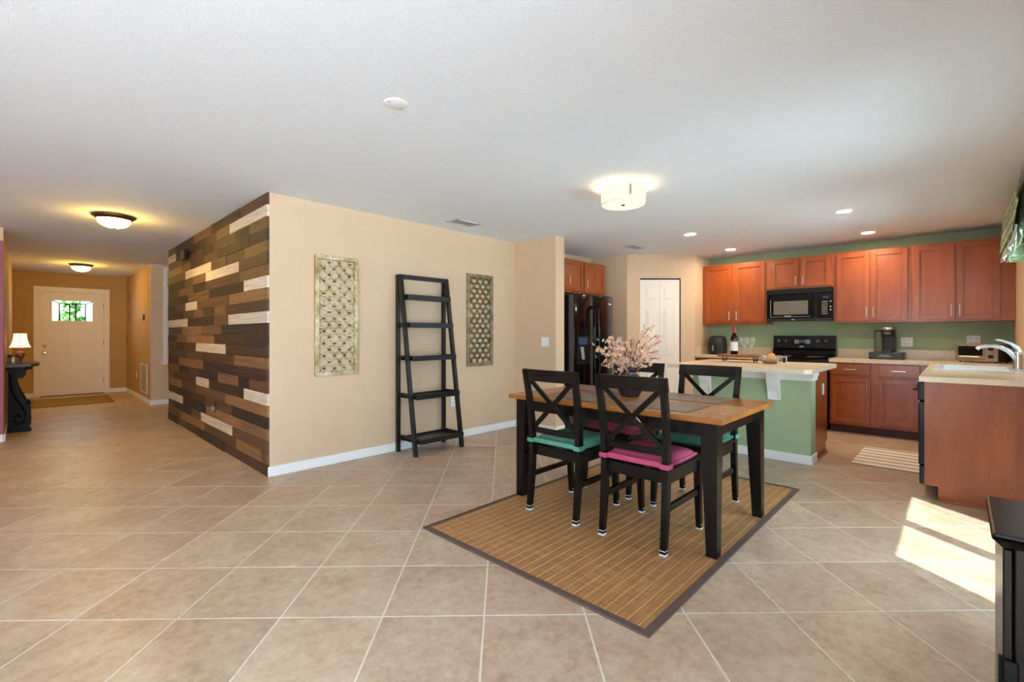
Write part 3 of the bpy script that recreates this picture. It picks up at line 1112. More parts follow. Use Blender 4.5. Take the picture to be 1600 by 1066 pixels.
part('rim', G().lathe([(0.176, -.146), (0.182, -.148), (0.182, -.153), (0.172, -.154)], seg=48, cap=False), 'paper', dl, True)


def can(x, y, label):
    t = thing('recessed_light', label, 'recessed light', (x, y, CEIL), 0, 'recessed ceiling lights')
    part('trim_ring', G().lathe([(0.062, 0.0), (0.063, -.007), (0.082, -.004), (0.085, 0.0)], seg=32, cap=False), 'white', t, True)
    part('lens', G().lathe([(0.063, -.001), (0.05, -.004), (0.004, -.005)], seg=32), 'glow_can', t, True)


can(5.56, 2.34, 'round recessed ceiling light over the island near the refrigerator side')
can(6.95, 2.34, 'round recessed ceiling light above the counter by the pantry')
can(5.575, 0.81, 'round recessed ceiling light over the open end of the island')
can(6.94, 0.77, 'round recessed ceiling light before the coffee maker cabinets')


def ceil_vent(cx, cy, w, d, label):
    t = thing('ceiling_vent', label, 'vent', (cx, cy, CEIL))
    part('frame', G().box(-w / 2, w / 2, -d / 2, -d / 2 + .02, -.008, 0).box(-w / 2, w / 2, d / 2 - .02, d / 2, -.008, 0)
         .box(-w / 2, -w / 2 + .02, -d / 2, d / 2, -.008, 0).box(w / 2 - .02, w / 2, -d / 2, d / 2, -.008, 0), 'vent', t)
    part('backing', G().box(-w / 2 + .02, w / 2 - .02, -d / 2 + .02, d / 2 - .02, -.002, 0), 'vent_dark', t)
    n = int((d - .04) / .022)
    me = mesh_of('slat', G().hexa([(-w / 2 + .02, 0, -.007), (w / 2 - .02, 0, -.007), (w / 2 - .02, .003, -.007), (-w / 2 + .02, .003, -.007)],
                                  [(-w / 2 + .02, .008, -.001), (w / 2 - .02, .008, -.001), (w / 2 - .02, .011, -.001), (-w / 2 + .02, .011, -.001)]))
    me.materials.append(M['vent'])
    for i in range(n):
        link('slat', me, None, t, (0, -d / 2 + .026 + i * .022, 0))


ceil_vent(3.29, 3.89, 0.33, 0.19, 'white slatted ceiling vent near the long beige wall')
ceil_vent(5.85, 3.24, 0.30, 0.16, 'white slatted ceiling vent in front of the refrigerator')
cp = thing('ceiling_cover', 'blank round white cover plate on the open ceiling', 'cover plate', (1.345, 2.14, CEIL))
part('disc', G().lathe([(0.062, 0), (0.062, -.004), (0.056, -.007)], seg=36), 'white', cp, True)
for s in (-1, 1):
    part('screw', G().lathe([(0.004, -.006), (0.004, -.009)], (s * .042, s * .008, 0), 10), 'vent_dark', cp)


# ================================================================== KITCHEN
def shaker(parent, x0, x1, z0, z1, handle=None, y=0.0, name='door', hv=True, fr=0.055, mat='cherry'):
    """shaker front: frame proud of panel; local x right, y into the cabinet"""
    g = G()
    th = 0.02
    g.box(x0, x0 + fr, y - th, y, z0, z1, .002, 1).box(x1 - fr, x1, y - th, y, z0, z1, .002, 1)
    g.box(x0 + fr, x1 - fr, y - th, y, z0, z0 + fr, .002, 1).box(x0 + fr, x1 - fr, y - th, y, z1 - fr, z1, .002, 1)
    d = part(name, g, mat, parent)
    p = G().box(x0 + fr - .002, x1 - fr + .002, y - .005, y - .0005, z0 + fr - .002, z1 - fr + .002)
    part('panel', p, mat, d)
    g = G()
    a, b, c, e = x0 + fr, x1 - fr, z0 + fr, z1 - fr
    q = .006
    g.box(a, b, y - .012, y - .005, c, c + q).box(a, b, y - .012, y - .005, e - q, e).box(a, a + q, y - .012, y - .005, c + q, e - q).box(b - q, b, y - .012, y - .005, c + q, e - q)
    part('bead', g, mat, d)
    if handle:
        hx, hz, L, vert = handle
        bar(d, hx, y - th, hz, L, vert)
    return d


def bar(parent, hx, y, hz, L, vert):
    g = G()
    if vert:
        g.tube([(hx, y - .03, hz - L / 2), (hx, y - .03, hz + L / 2)], .006, 10)
        for s in (-1, 1):
            g.tube([(hx, y, hz + s * L * .36), (hx, y - .03, hz + s * L * .36)], .0045, 8)
    else:
        g.tube([(hx - L / 2, y - .03, hz), (hx + L / 2, y - .03, hz)], .006, 10)
        for s in (-1, 1):
            g.tube([(hx + s * L * .36, y, hz), (hx + s * L * .36, y - .03, hz)], .0045, 8)
    part('handle', g, 'nickel', parent, True, 'brushed nickel bar handle')


def upper(label, yl, yr, z0, z1, doors, hz, L=.13, xf=7.30, depth=.325, endpanel=False):
    """wall cabinet on the green wall, yl = left end (larger Y)"""
    t = thing('wall_cabinet', label, 'cabinet', (xf, yl, z0), -90, 'cherry wall cabinets')
    w = yl - yr
    h = z1 - z0
    part('body', G().box(0, w, 0, depth - .002, 0, h), 'cherry', t)
    for a, b, side in doors:
        hx = (b - .028) if side == 'r' else (a + .028)
        shaker(t, a, b, .025, h - .022, (hx, hz, L, True), 0)
    return t


upper('cherry double door wall cabinet above the air fryer', 2.872, 1.966, 1.37, 2.28, [(.045, .435, 'r'), (.482, .885, 'l')], .13)
upper('short cherry cabinet directly above the microwave', 1.964, 1.168, 1.85, 2.28, [(.055, .395, 'r'), (.425, .765, 'l')], .11, .12)
upper('cherry double door wall cabinet right above the coffee maker', 1.166, 0.402, 1.37, 2.28, [(.03, .371, 'r'), (.385, .735, 'l')], .13)
u4 = upper('cherry double door wall cabinet above the toaster oven', 0.400, -0.448, 1.37, 2.28, [(.022, .378, 'r'), (.390, .735, 'l')], .13)

mw = thing('microwave', 'black over-the-range microwave under the short cabinet', 'microwave', (7.235, 1.945, 1.41), -90)
part('body', G().box(0, .777, .03, .38, 0, .435, .004, 1), 'black_plastic', mw)
vn = part('vent_grille', G().box(0, .777, 0.0, .03, .365, .435, .006, 1), 'black_gloss', mw)
me = mesh_of('slat', G().box(.02, .757, -.004, 0, 0, .006))
me.materials.append(M['black_plastic'])
for i in range(4):
    link('slat', me, None, vn, (0, 0, .376 + i * .014))
dr = part('door', G().box(0, .565, 0, .03, .035, .36, .006, 1), 'black_gloss', mw)
part('window', G().box(.085, .50, -.003, 0.0, .085, .27), 'grey_glass', dr, label='grey glass window')
part('window_trim', G().box(.045, .53, -.006, 0, .05, .056).box(.045, .051, -.006, 0, .056, .29).box(.22, .30, -.005, 0, .058, .07), 'button', dr)
part('handle', G().tube([(.575, -.01, .06), (.582, -.04, .10), (.585, -.045, .2), (.582, -.04, .30), (.575, -.01, .34)], .011, 10), 'black_gloss', mw, True)
kp = part('control_panel', G().box(.60, .777, 0, .03, .035, .36, .006, 1), 'black_gloss', mw)
part('display', G().box(.665, .735, -.002, 0, .288, .316), 'lcd', kp)
for r_ in range(6):
    for c_ in range(3):
        part('button', G().box(.656 + c_ * .022, .672 + c_ * .022, -.0025, 0, .08 + r_ * .031, .096 + r_ * .031), 'button', kp)
for zz in (.245, .175, .135):
    part('button', G().lathe([(.008, 0), (.007, -.003)], (.752, 0, zz), 12, axis='y'), 'plastic_white', kp)
part('bottom_strip', G().box(0, .777, .0, .06, 0, .033, .004, 1), 'black_plastic', mw)
part('badge', G().box(.305, .345, -.003, 0, .008, .022), 'nickel', mw)

# range
rg = thing('range', 'black electric range with knobs on its backguard', 'range', (6.985, 1.938, 0), -90)
part('body', G().box(0.002, .760, .02, .60, .08, .905), 'black_plastic', rg)
part('toe_kick', G().box(.02, .74, .07, .55, 0, .08), 'iron', rg)
part('cooktop', G().box(0, .762, -.015, .56, .905, .925, .005, 1), 'black_gloss', rg)
for x, y, r in ((.2, .15, .10), (.56, .15, .075), (.2, .40, .075), (.56, .40, .10)):
    part('burner_ring', G().lathe([(r, .925), (r, .9256), (r - .006, .9256), (r - .006, .925)], (x, y, 0), 32), 'button', rg)
bgd = part('backguard', G().prism([(.50, .925), (.625, .925), (.625, 1.195), (.575, 1.205), (.545, 1.19), (.525, 1.03), (.50, 1.0)], .003, .759, 'x'), 'black_gloss', rg)
for x in (.075, .165, .555, .645):
    k = part('knob', G().lathe([(.026, 0), (.024, -.02), (.018, -.024)], (x, .538, 1.125), 20, axis='y'), 'black_plastic', bgd, True)
    part('pointer', G().box(x - .002, x + .002, .511, .515, 1.125, 1.147), 'plastic_white', k)
part('display', G().box(.33, .40, .532, .538, 1.105, 1.145), 'lcd', bgd)
part('control_pad', G().box(.27, .325, .533, .54, 1.09, 1.15).box(.405, .46, .533, .54, 1.09, 1.15), 'button', bgd)
part('badge', G().box(.335, .385, .515, .522, 1.045, 1.058), 'nickel', bgd)
dr = part('oven_door', G().box(.004, .758, -.025, .02, .26, .82, .008, 1), 'black_gloss', rg)
part('handle', G().tube([(.06, -.025, .77), (.08, -.065, .775), (.38, -.075, .775), (.68, -.065, .775), (.70, -.025, .77)], .012, 10), 'black_gloss', dr, True)
part('window', G().box(.15, .61, -.027, -.024, .40, .66), 'grey_glass', dr)
part('drawer', G().box(.004, .758, -.02, .02, .09, .25, .006, 1), 'black_gloss', rg)


def base_unit(label, loc, rz, w, fronts, depth=.58, hollow=False):
    t = thing('base_cabinet', label, 'cabinet', loc, rz, 'cherry base cabinets')
    if hollow:
        part('body', G().box(0, w, 0, .02, .105, .873).box(0, .02, .02, depth, .105, .873).box(w - .02, w, .02, depth, .105, .873).box(.02, w - .02, .02, depth, .105, .125), 'cherry', t)
    else:
        part('body', G().box(0, w, 0, depth, .105, .873), 'cherry', t)
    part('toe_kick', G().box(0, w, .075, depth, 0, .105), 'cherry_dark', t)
    for kind, a, b, z0, z1, h in fronts:
        if kind == 'drawer':
            d = part('drawer', G().box(a, b, -.02, 0, z0, z1, .005, 2), 'cherry', t)
            bar(d, (a + b) / 2, -.02, (z0 + z1) / 2, .13, False)
        else:
            hx = (b - .028) if h == 'r' else (a + .028)
            shaker(t, a, b, z0, z1, (hx, z1 - .11, .13, True), 0)
    return t


base_unit('cherry base cabinet with two drawers and two doors under coffee maker', (7.02, 1.166, 0), -90, .955,
          [('drawer', .02, .41, .722, .862, 0), ('drawer', .485, .86, .722, .862, 0), ('door', .02, .41, .14, .69, 'r'), ('door', .485, .86, .14, .69, 'l')])
base_unit('cherry base cabinet left of the black range', (7.02, 2.872, 0), -90, .93,
          [('drawer', .03, .44, .722, .862, 0), ('drawer', .48, .90, .722, .862, 0), ('door', .03, .44, .14, .69, 'r'), ('door', .48, .90, .14, .69, 'l')])
# sink run, fronts face +Y
base_unit('cherry sink base cabinet along the window wall', (7.015, 0.165, 0), 180, 1.77,
          [('door', .62, 1.14, .14, .84, 'r'), ('door', 1.18, 1.74, .14, .84, 'l')], .60, True)
ep = thing('end_panel', 'plain cherry panel closing the sink counter end', 'cabinet panel', (4.618, 0.178, 0), -90)
poly = [(0.0, .105), (.075, .105), (.075, 0.0), (.625, 0.0), (.625, .873), (0.0, .873)]
part('panel', G().prism(poly, 0.0, .02, 'y'), 'cherry', ep)
part('shoe_moulding', G().box(.075, .625, -.014, 0, 0, .022, .005, 1), 'cherry', ep)
dw = thing('dishwasher', 'black dishwasher beside the cherry end panel', 'dishwasher', (5.242, 0.168, 0), 180)
part('tub', G().box(.002, .598, 0.0, .57, .1, .868), 'black_plastic', dw)
dd = part('door', G().box(.003, .601, -.045, 0, .245, .72, .006, 1), 'black_gloss', dw)
part('control_panel', G().box(.003, .601, -.05, 0, .725, .866, .01, 2), 'black_soft', dw)
part('lower_panel', G().box(.003, .601, -.04, 0, .10, .24, .006, 1), 'black_gloss', dw)
part('handle', G().tube([(.1, -.05, .8), (.12, -.075, .8), (.48, -.075, .8), (.5, -.05, .8)], .01, 8), 'black_soft', dd, True)
part('toe_kick', G().box(.02, .58, .06, .5, 0, .1), 'iron', dw)

# worktops
ZT = 0.916
wt = thing('countertop', 'beige laminate countertop running from range around to sink', 'countertop', (7.0, 0.2, 0))
wt.location = (0, 0, 0)
g = G()
zb = .876
sx0, sx1, sy0, sy1 = 5.36, 6.16, -.36, .13
g.box(6.985, 7.625, .205, 1.172, zb, ZT)                       # leg along the green wall
g.box(6.985, 7.625, -.448, .205, zb, ZT)
g.box(4.525, sx0, -.448, .205, zb, ZT).box(sx1, 6.985, -.448, .205, zb, ZT)
g.box(sx0, sx1, -.448, sy0, zb, ZT).box(sx0, sx1, sy1, .205, zb, ZT)
part('slab', g, 'counter', wt)
tag(link('backsplash', mesh_of('backsplash', G().box(7.605, 7.624, -.43, 1.172, ZT, ZT + .115)), 'counter'), 'low beige laminate backsplash behind the coffee maker and toaster oven', 'backsplash')
tag(link('backsplash', mesh_of('backsplash', G().box(4.6, 7.605, -.449, -.43, ZT, ZT + .105)), 'counter'), 'low beige laminate backsplash under the sink window', 'backsplash')
wt2 = thing('countertop', 'beige laminate countertop between pantry wall and range', 'countertop', (0, 0, 0))
part('slab', G().box(6.985, 7.625, 1.942, 2.873, zb, ZT, .003, 1), 'counter', wt2)
tag(link('backsplash', mesh_of('backsplash', G().box(7.605, 7.624, 1.942, 2.855, ZT, ZT + .115)), 'counter'), 'low beige laminate backsplash behind the air fryer', 'backsplash')
tag(link('backsplash', mesh_of('backsplash', G().box(7.0, 7.604, 2.855, 2.873, ZT, ZT + .115)), 'counter'), 'short beige laminate side splash on the pantry wall', 'backsplash')

# sink and faucet
sk = thing('kitchen_sink', 'white drop-in kitchen sink set into the countertop', 'sink', (5.33, -.40, ZT))
g = G()
g.box(0, .86, 0, .075, 0, .012, .004, 1).box(0, .86, .50, .56, 0, .012, .004, 1).box(0, .065, .075, .50, 0, .012, .004, 1).box(.795, .86, .075, .5, 0, .012, .004, 1)
part('rim', g, 'sink', sk)
g = G()
g.box(.065, .07, .075, .5, -.18, 0).box(.79, .795, .075, .5, -.18, 0).box(.07, .79, .075, .08, -.18, 0).box(.07, .79, .495, .5, -.18, 0).box(.065, .795, .075, .5, -.185, -.18)
part('basin', g, 'sink', sk)
fc = thing('faucet', 'chrome single lever faucet behind the white sink', 'faucet', (5.75, -.365, ZT + .012))
part('base_plate', G().box(-.09, .09, -.028, .028, 0, .008, .004, 2), 'chrome', fc)
part('faucet_body', G().lathe([(.030, .006), (.027, .03), (.026, .10), (.029, .135), (.026, .15)], seg=20), 'chrome', fc, True)
part('spout', G().tube([(0, .0, .07), (0, .02, .11), (0, .055, .155), (0, .10, .185), (0, .145, .196), (0, .19, .195), (0, .225, .182), (0, .245, .165)], .016, 12, [.02, .02, .019, .018, .017, .016, .016, .015]), 'chrome', fc, True)
part('lever', G().tube([(0, -.004, .145), (0, .005, .18), (0, .04, .215), (0, .09, .24), (0, .13, .25)], .009, 10, [.02, .017, .012, .010, .008]), 'chrome', fc, True)
part('side_spray', G().lathe([(.018, 0), (.016, .03), (.012, .05)], (.16, 0, -.002), 14), 'chrome', fc, True)

# counter appliances
af = thing('air_fryer', 'rounded black air fryer on the counter by the pantry wall', 'air fryer', (7.33, 2.66, ZT), -90)
prof = [(.105, 0), (.128, .01), (.138, .06), (.137, .15), (.13, .22), (.115, .265), (.08, .285), (.004, .288)]
part('body', G().lathe(prof, seg=36), 'black_soft', af, True)
bk = part('basket', G().box(-.085, .085, -.142, -.06, .03, .19, .03, 4), 'black_soft', af, True)
part('handle', G().box(-.017, .017, -.185, -.135, .05, .15, .008, 2), 'black_plastic', bk)
part('handle_inlay', G().box(-.012, .012, -.188, -.184, .06, .14), 'nickel', bk)
part('badge', G().box(-.02, .02, -.128, -.12, .213, .226), 'button', af)

cm = thing('coffee_maker', 'black single serve coffee maker standing on a pod drawer', 'coffee maker', (7.26, 0.80, ZT), -90)
part('pod_drawer', G().box(0, .33, 0, .30, 0, .085, .006, 1), 'black_plastic', cm)
part('drawer_badge', G().box(.11, .20, -.003, 0, .045, .055).box(.09, .22, -.003, 0, .03, .038), 'button', cm)
part('drip_tray', G().box(.115, .225, .0, .14, .086, .115, .012, 2), 'black_soft', cm)
part('tower', G().box(.125, .245, .13, .27, .086, .36, .015, 2), 'black_soft', cm)
hd = part('brew_head', G().lathe([(.062, .275), (.066, .285), (.066, .365), (.06, .375)], (.178, .09, 0), 28), 'black_soft', cm, True)
part('lid_ring', G().lathe([(.066, .365), (.067, .37), (.062, .395), (.004, .40)], (.178, .09, 0), 28), 'nickel', cm, True)
part('badge', G().box(.145, .21, .022, .027, .315, .325), 'button', cm)
part('water_tank', G().box(.045, .115, .06, .24, .095, .345, .012, 2), 'glassware', cm)
part('tank_lid', G().box(.043, .117, .058, .242, .345, .362, .005, 1), 'black_plastic', cm)
part('tank_base', G().box(.043, .117, .058, .242, .086, .105, .004, 1), 'black_plastic', cm)

to = thing('toaster_oven', 'steel fronted toaster oven with black sides in the counter corner', 'toaster oven', (7.20, 0.02, ZT), -90 + 28)
to.rotation_euler = (0, 0, R(-90 - 26))
part('body', G().box(0, .36, .012, .27, .015, .205, .006, 1), 'black_plastic', to)
part('front_frame', G().box(0, .36, 0, .014, .015, .03).box(0, .36, 0, .014, .19, .205).box(0, .014, 0, .014, .03, .19).box(.255, .36, 0, .014, .03, .19), 'steel', to)
dr = part('door', G().box(.016, .253, -.004, .01, .032, .188, .004, 1), 'steel', to)
part('window', G().box(.03, .24, -.006, -.003, .075, .178), 'black_gloss', dr)
part('handle', G().tube([(.05, -.03, .062), (.22, -.03, .062)], .008, 10).tube([(.06, 0, .062), (.06, -.03, .062)], .005, 8).tube([(.21, 0, .062), (.21, -.03, .062)], .005, 8), 'nickel', dr, True)
for zz in (.07, .15):
    part('knob', G().lathe([(.02, 0), (.018, -.022)], (.308, 0, zz), 18, axis='y'), 'black_plastic', to, True)
for x in (.03, .33):
    for y in (.04, .24):
        part('foot', G().lathe([(.012, 0), (.012, .016)], (x, y, 0), 12), 'black_plastic', to)
outlet((7.625, 0.458, 1.128), -90, 'white outlet on the green wall beside the coffee maker', 'outlet', .115)
outlet((7.625, -0.135, 1.15), -90, 'white outlet on the green wall above the toaster oven', 'outlet', .115)

# ---- refrigerator
rf = thing('refrigerator', 'black side by side refrigerator with dispenser in the alcove', 'refrigerator', (4.785, 3.50, 0))
part('cabinet', G().box(.005, .915, .085, .74, .02, 1.735, .006, 1), 'black_plastic', rf)
lid = part('hinge_cover', G().box(.02, .90, .03, .12, 1.735, 1.757, .004, 1), 'black_plastic', rf)
dl_ = part('freezer_door', G().box(0, .425, 0, .075, .07, 1.745, .012, 2), 'black_gloss', rf, True)
dr_ = part('fridge_door', G().box(.433, .918, 0, .075, .07, 1.745, .012, 2), 'black_gloss', rf, True)
part('door_edge', G().box(-.003, .0005, .012, .073, .08, 1.735), 'fridge_side', dl_)
part('toe_grille', G().box(.02, .90, .05, .10, 0, .065), 'black_plastic', rf)
for x, dd_ in ((.392, dl_), (.466, dr_)):
    s = 1 if x < .42 else -1
    pts = [(x - s * -.0, -.008, 1.60), (x - s * .004, -.05, 1.56), (x - s * .012, -.058, 1.3), (x - s * .016, -.062, 1.0), (x - s * .012, -.058, .75), (x - s * .004, -.05, .55), (x, -.008, .5)]
    part('handle', G().tube(pts, .014, 10), 'black_gloss', dd_, True)
ds = part('dispenser', G().box(.065, .325, -.006, .0, .84, .865).box(.065, .085, -.006, 0, .865, 1.19).box(.305, .325, -.006, 0, .865, 1.19).box(.065, .325, -.006, 0, 1.19, 1.20), 'black_plastic', dl_)
part('control_pad', G().box(.10, .29, -.004, 0, 1.09, 1.185), 'lcd', ds)
part('cavity', G().box(.085, .305, -.002, -.0, .865, 1.08), 'iron', ds)
part('paddle', G().hexa([(.15, -.02, .90), (.21, -.02, .90), (.21, -.012, .9), (.15, -.012, .9)], [(.13, -.006, 1.06), (.2, -.006, 1.06), (.2, -.001, 1.06), (.13, -.001, 1.06)]), 'button', ds)
part('badge', G().prism([(.80, 1.645), (.825, 1.632), (.86, 1.636), (.868, 1.65), (.84, 1.645), (.812, 1.656)], -.003, 0.001, 'y'), 'plastic_white', dr_)
fcab = thing('wall_cabinet', 'cherry two door cabinet mounted above the black refrigerator', 'cabinet', (4.98, 3.92, 1.815), 0, 'cherry wall cabinets')
part('body', G().box(0, 1.17, 0, .338, 0, .465), 'cherry', fcab)
shaker(fcab, .03, .585, .02, .45, (.22, .17, .13, True))
shaker(fcab, .612, 1.15, .02, .45, (.64, .14, .12, True))

# ---- island
isl = thing('kitchen_island', 'green and cherry kitchen island with white trim', 'kitchen island', (0, 0, 0))
IY0, IY1 = 0.99, 2.10
part('knee_wall', G().box(5.065, 5.275, IY0, IY1, 0, .876), 'green', isl)
cb = part('cabinet_end', G().box(5.275, 5.83, IY0 + .002, IY1, .105, .876), 'cherry', isl)
part('toe_kick', G().box(5.275, 5.76, IY0 + .002, IY1, 0, .105), 'cherry', isl)
part('shoe_moulding', G().box(5.275, 5.76, IY0 - .012, IY0 + .002, 0, .02), 'cherry', isl)
g = G().box(5.05, 5.065, IY0 - .015, IY1, 0, BH, .004, 1).box(5.0651, 5.275, IY0 - .015, IY0, 0, BH, .004, 1)
part('baseboard', g, 'white', isl)
g = G().box(5.048, 5.065, IY0 - .017, IY1, .785, .876).box(5.065, 5.275, IY0 - .017, IY0, .785, .876)
g.box(5.038, 5.048, IY0 - .027, IY1, .825, .876).box(5.048, 5.275, IY0 - .027, IY0 - .017, .825, .876)
part('crown_trim', g, 'white', isl)
cor = [(5.065, .585), (5.045, .585), (5.042, .62), (5.038, .66), (5.02, .70), (4.995, .735), (4.982, .775), (4.98, .80), (4.972, .835), (4.96, .845), (4.96, .875), (5.065, .875)]
for yc in (1.295, 1.955):
    c_ = part('corbel', G().prism(cor, yc - .05, yc + .05, 'y'), 'white', isl)
    sc = [(5.042, .60), (5.038, .66), (5.018, .715), (4.998, .76), (4.985, .81)]
    for s in (-1, 1):
        part('corbel_scroll', G().tube([(a, yc + s * .05, b) for a, b in sc], .008, 6), 'white', c_, True)
itop = thing('island_top', 'beige laminate top overhanging the kitchen island', 'countertop', (0, 0, 0))
part('slab', G().prism([(4.68, .905), (5.80, .905), (5.84, .93), (5.84, 2.19), (4.63, 2.19), (4.63, .955)], .878, .918, 'z'), 'counter', itop)
outlet((5.62, IY0 + .002, .665), 0, 'white outlet on the cherry end of the island')
outlet((5.065, 1.512, .42), -90, 'white outlet low on the green face of the island')

# island still life
IT = .918
bd = thing('serving_board', 'long wooden serving board raised on black iron legs', 'serving board', (5.46, 1.53, IT), 0)
part('board', G().box(-.10, .10, 0, .42, .055, .082, .008, 2), 'board_wood', bd)
for y in (.05, .37):
    g = G()
    for s in (-1, 1):
        g.tube([(s * .08, y, .055), (s * .07, y, .02), (s * .05, y, .004), (s * .035, y, .014), (s * .05, y, .03)], .004, 6)
    g.tube([(-.05, y, .055), (-.02, y, .02), (.02, y, .02), (.05, y, .055)], .004, 6)
    part('leg', g, 'iron', bd, True)
BT = IT + .082
wb = thing('wine_bottle', 'dark wine bottle with red foil and white label', 'bottle', (5.46, 1.80, BT))
part('bottle_glass', G().lathe([(.034, 0), (.037, .004), (.037, .17), (.034, .195), (.018, .225), (.0145, .245), (.0145, .285), (.016, .29), (.016, .30), (.0145, .302)], seg=28), 'bottle', wb, True)
part('foil', G().lathe([(.0165, .242), (.0165, .303), (.004, .304)], seg=24), 'foil', wb, True)
part('label', G().lathe([(.0376, .04), (.0376, .14)], seg=28, cap=False), 'paper', wb, True, 'white paper label')
part('label_band', G().lathe([(.0378, .145), (.0378, .155)], seg=28, cap=False), 'label_red', wb, True)


def goblet(x, y, label):
    t = thing('wine_glass', label, 'wine glass', (x, y, BT))
    pr = [(.034, 0), (.033, .003), (.006, .006), (.004, .02), (.004, .085), (.012, .093), (.032, .115), (.040, .14), (.040, .165), (.036, .19)]
    part('glass_body', G().lathe(pr, seg=28, cap=False), 'glassware', t, True)
    g = G()
    for k in range(7):
        a = 2 * PI * k / 7
        g.lathe([(.0035, 0), (.003, .003), (.001, .004)], (0.0405 * math.cos(a), .0405 * math.sin(a), .145 + .015 * (k % 2)), 6)
    part('etched_dots', g, 'plastic_white', t)


goblet(5.52, 1.715, 'stemmed wine glass close beside the wine bottle')
goblet(5.46, 1.625, 'stemmed wine glass at the free end of the serving board')
fb = thing('fruit_bowl', 'clear glass bowl holding oranges on the island', 'bowl', (5.36, 1.41, IT))
part('bowl_glass', G().lathe([(.055, 0), (.06, .003), (.085, .03), (.10, .07), (.104, .085), (.101, .085), (.096, .068), (.08, .03), (.05, .006)], seg=32, cap=False), 'glassware', fb, True)
opos = [(-.04, -.03, .04), (.035, -.04, .04), (.045, .03, .04), (-.03, .042, .04), (0.0, 0.0, .072), (.05, -.0, .078)]
for k, (a, b, c) in enumerate(opos):
    o = thing('orange', 'orange lying in the clear glass bowl', 'orange', (5.36 + a, 1.41 + b, IT + c - .03), 0, 'oranges in the glass bowl')
    part('peel', G().ball((0, 0, .03), .032, 3, (1, 1, .93)), 'orange', o, True)
    part('stem_end', G().lathe([(.004, .058), (.003, .061)], seg=8), 'leaf', o)
cd = thing('bowl_card', 'small white framed card standing behind the orange bowl', 'card', (5.50, 1.34, IT), -90)
part('frame', G().box(0, .05, 0, .006, 0, .008).box(0, .05, 0, .006, .062, .07).box(0, .008, 0, .006, .008, .062).box(.042, .05, 0, .006, .008, .062), 'paper', cd)
part('picture', G().box(.008, .042, .002, .005, .008, .062), 'black_plastic', cd)
part('stand', G().box(.02, .03, .005, .03, 0, .006), 'paper', cd)

km = thing('kitchen_mat', 'cream and brown striped mat on the kitchen floor', 'mat', (5.41, .225, 0))
part('mat_weave', G().box(0, .90, 0, .505, 0, .007, .002, 1), 'mat_stripe', km)

# valance over the sink window
va = thing('window_valance', 'green patterned valance with satin lining over sink window', 'valance', (4.85, -.45, 1.9))
part('mounting_board', G().box(0, 1.55, 0.0, .10, .44, .46), 'white', va)
g = G()
nx, nz = 60, 8
rows = []
for j in range(nz + 1):
    row = []
    for i in range(nx + 1):
        x = 1.55 * i / nx
        f = j / nz
        z = .45 - f * (.40 + .05 * math.cos(2 * PI * x / .5))
        y = .10 + .018 * math.sin(2 * PI * (j / nz) * 4) * (1 - .3 * f) + .02 * f * (1 + math.cos(2 * PI * x / .25)) * .5
        row.append(g.bm.verts.new((x, y, z)))
    rows.append(row)
for j in range(nz):
    for i in range(nx):
        g.bm.faces.new((rows[j][i], rows[j][i + 1], rows[j + 1][i + 1], rows[j + 1][i]))
fo = part('front_fabric', g, 'valance', va, True)
sm = fo.modifiers.new('thickness', 'SOLIDIFY')
sm.thickness = .004
for xx in (0.0, 1.55):
    g = G()
    gx = .0
    rws = []
    for j in range(9):
        f = j / 8
        z = .45 - f * (.45 if xx == 0 else .45)
        rws.append([g.bm.verts.new((xx + .008 * math.sin(2 * PI * f * 4 + k), y, z)) for k, y in enumerate((0.002, .035, .07, .10 + .02 * f))])
    for a, b in zip(rws, rws[1:]):
        for k in range(3):
            g.bm.faces.new((a[k], a[k + 1], b[k + 1], b[k]))
    so = part('side_fabric', g, 'valance', va, True)
    sm = so.modifiers.new('thickness', 'SOLIDIFY')
    sm.thickness = .004
me = None
sc_w, sc_h = .15, .15
pts = [(0, sc_h)] + [(sc_w / 2 - sc_w / 2 * math.cos(PI * i / 10), sc_h * .38 * (1 - math.sin(PI * i / 10))) for i in range(11)] + [(sc_w, sc_h)]
g = G()
A = [g.bm.verts.new((x, .012 + .022 * (1 - z / sc_h), z)) for x, z in pts]
B = [g.bm.verts.new((x, .006 + .022 * (1 - z / sc_h), z)) for x, z in pts]
g.bm.faces.new(A)
g.bm.faces.new(B[::-1])
for i in range(len(pts)):
    j = (i + 1) % len(pts)
    g.bm.faces.new((A[i], A[j], B[j], B[i]))
me = mesh_of('scallop', g)
me.materials.append(M['valance'])
for tier in range(4):
    off = 0 if tier % 2 == 0 else sc_w / 2
    for k in range(10 if tier % 2 == 0 else 9):
        link('scallop', me, None, va, (off + .025 + k * sc_w, .118 + .006 * tier, .315 - tier * .085))
g = G()
up = [g.bm.verts.new((1.55 * i / 40, .142 + .008 * math.sin(i * 1.1), .10 + .012 * math.sin(i * .9))) for i in range(41)]
dn = [g.bm.verts.new((1.55 * i / 40, .150 + .010 * math.sin(i * 1.1 + .5), -.005 + .012 * math.sin(i * .7))) for i in range(41)]
for i in range(40):
    g.bm.faces.new((up[i], up[i + 1], dn[i + 1], dn[i]))
lo = part('satin_hem', g, 'sheer', va, True, 'shiny pale satin hem')
sm = lo.modifiers.new('thickness', 'SOLIDIFY')
sm.thickness = .004

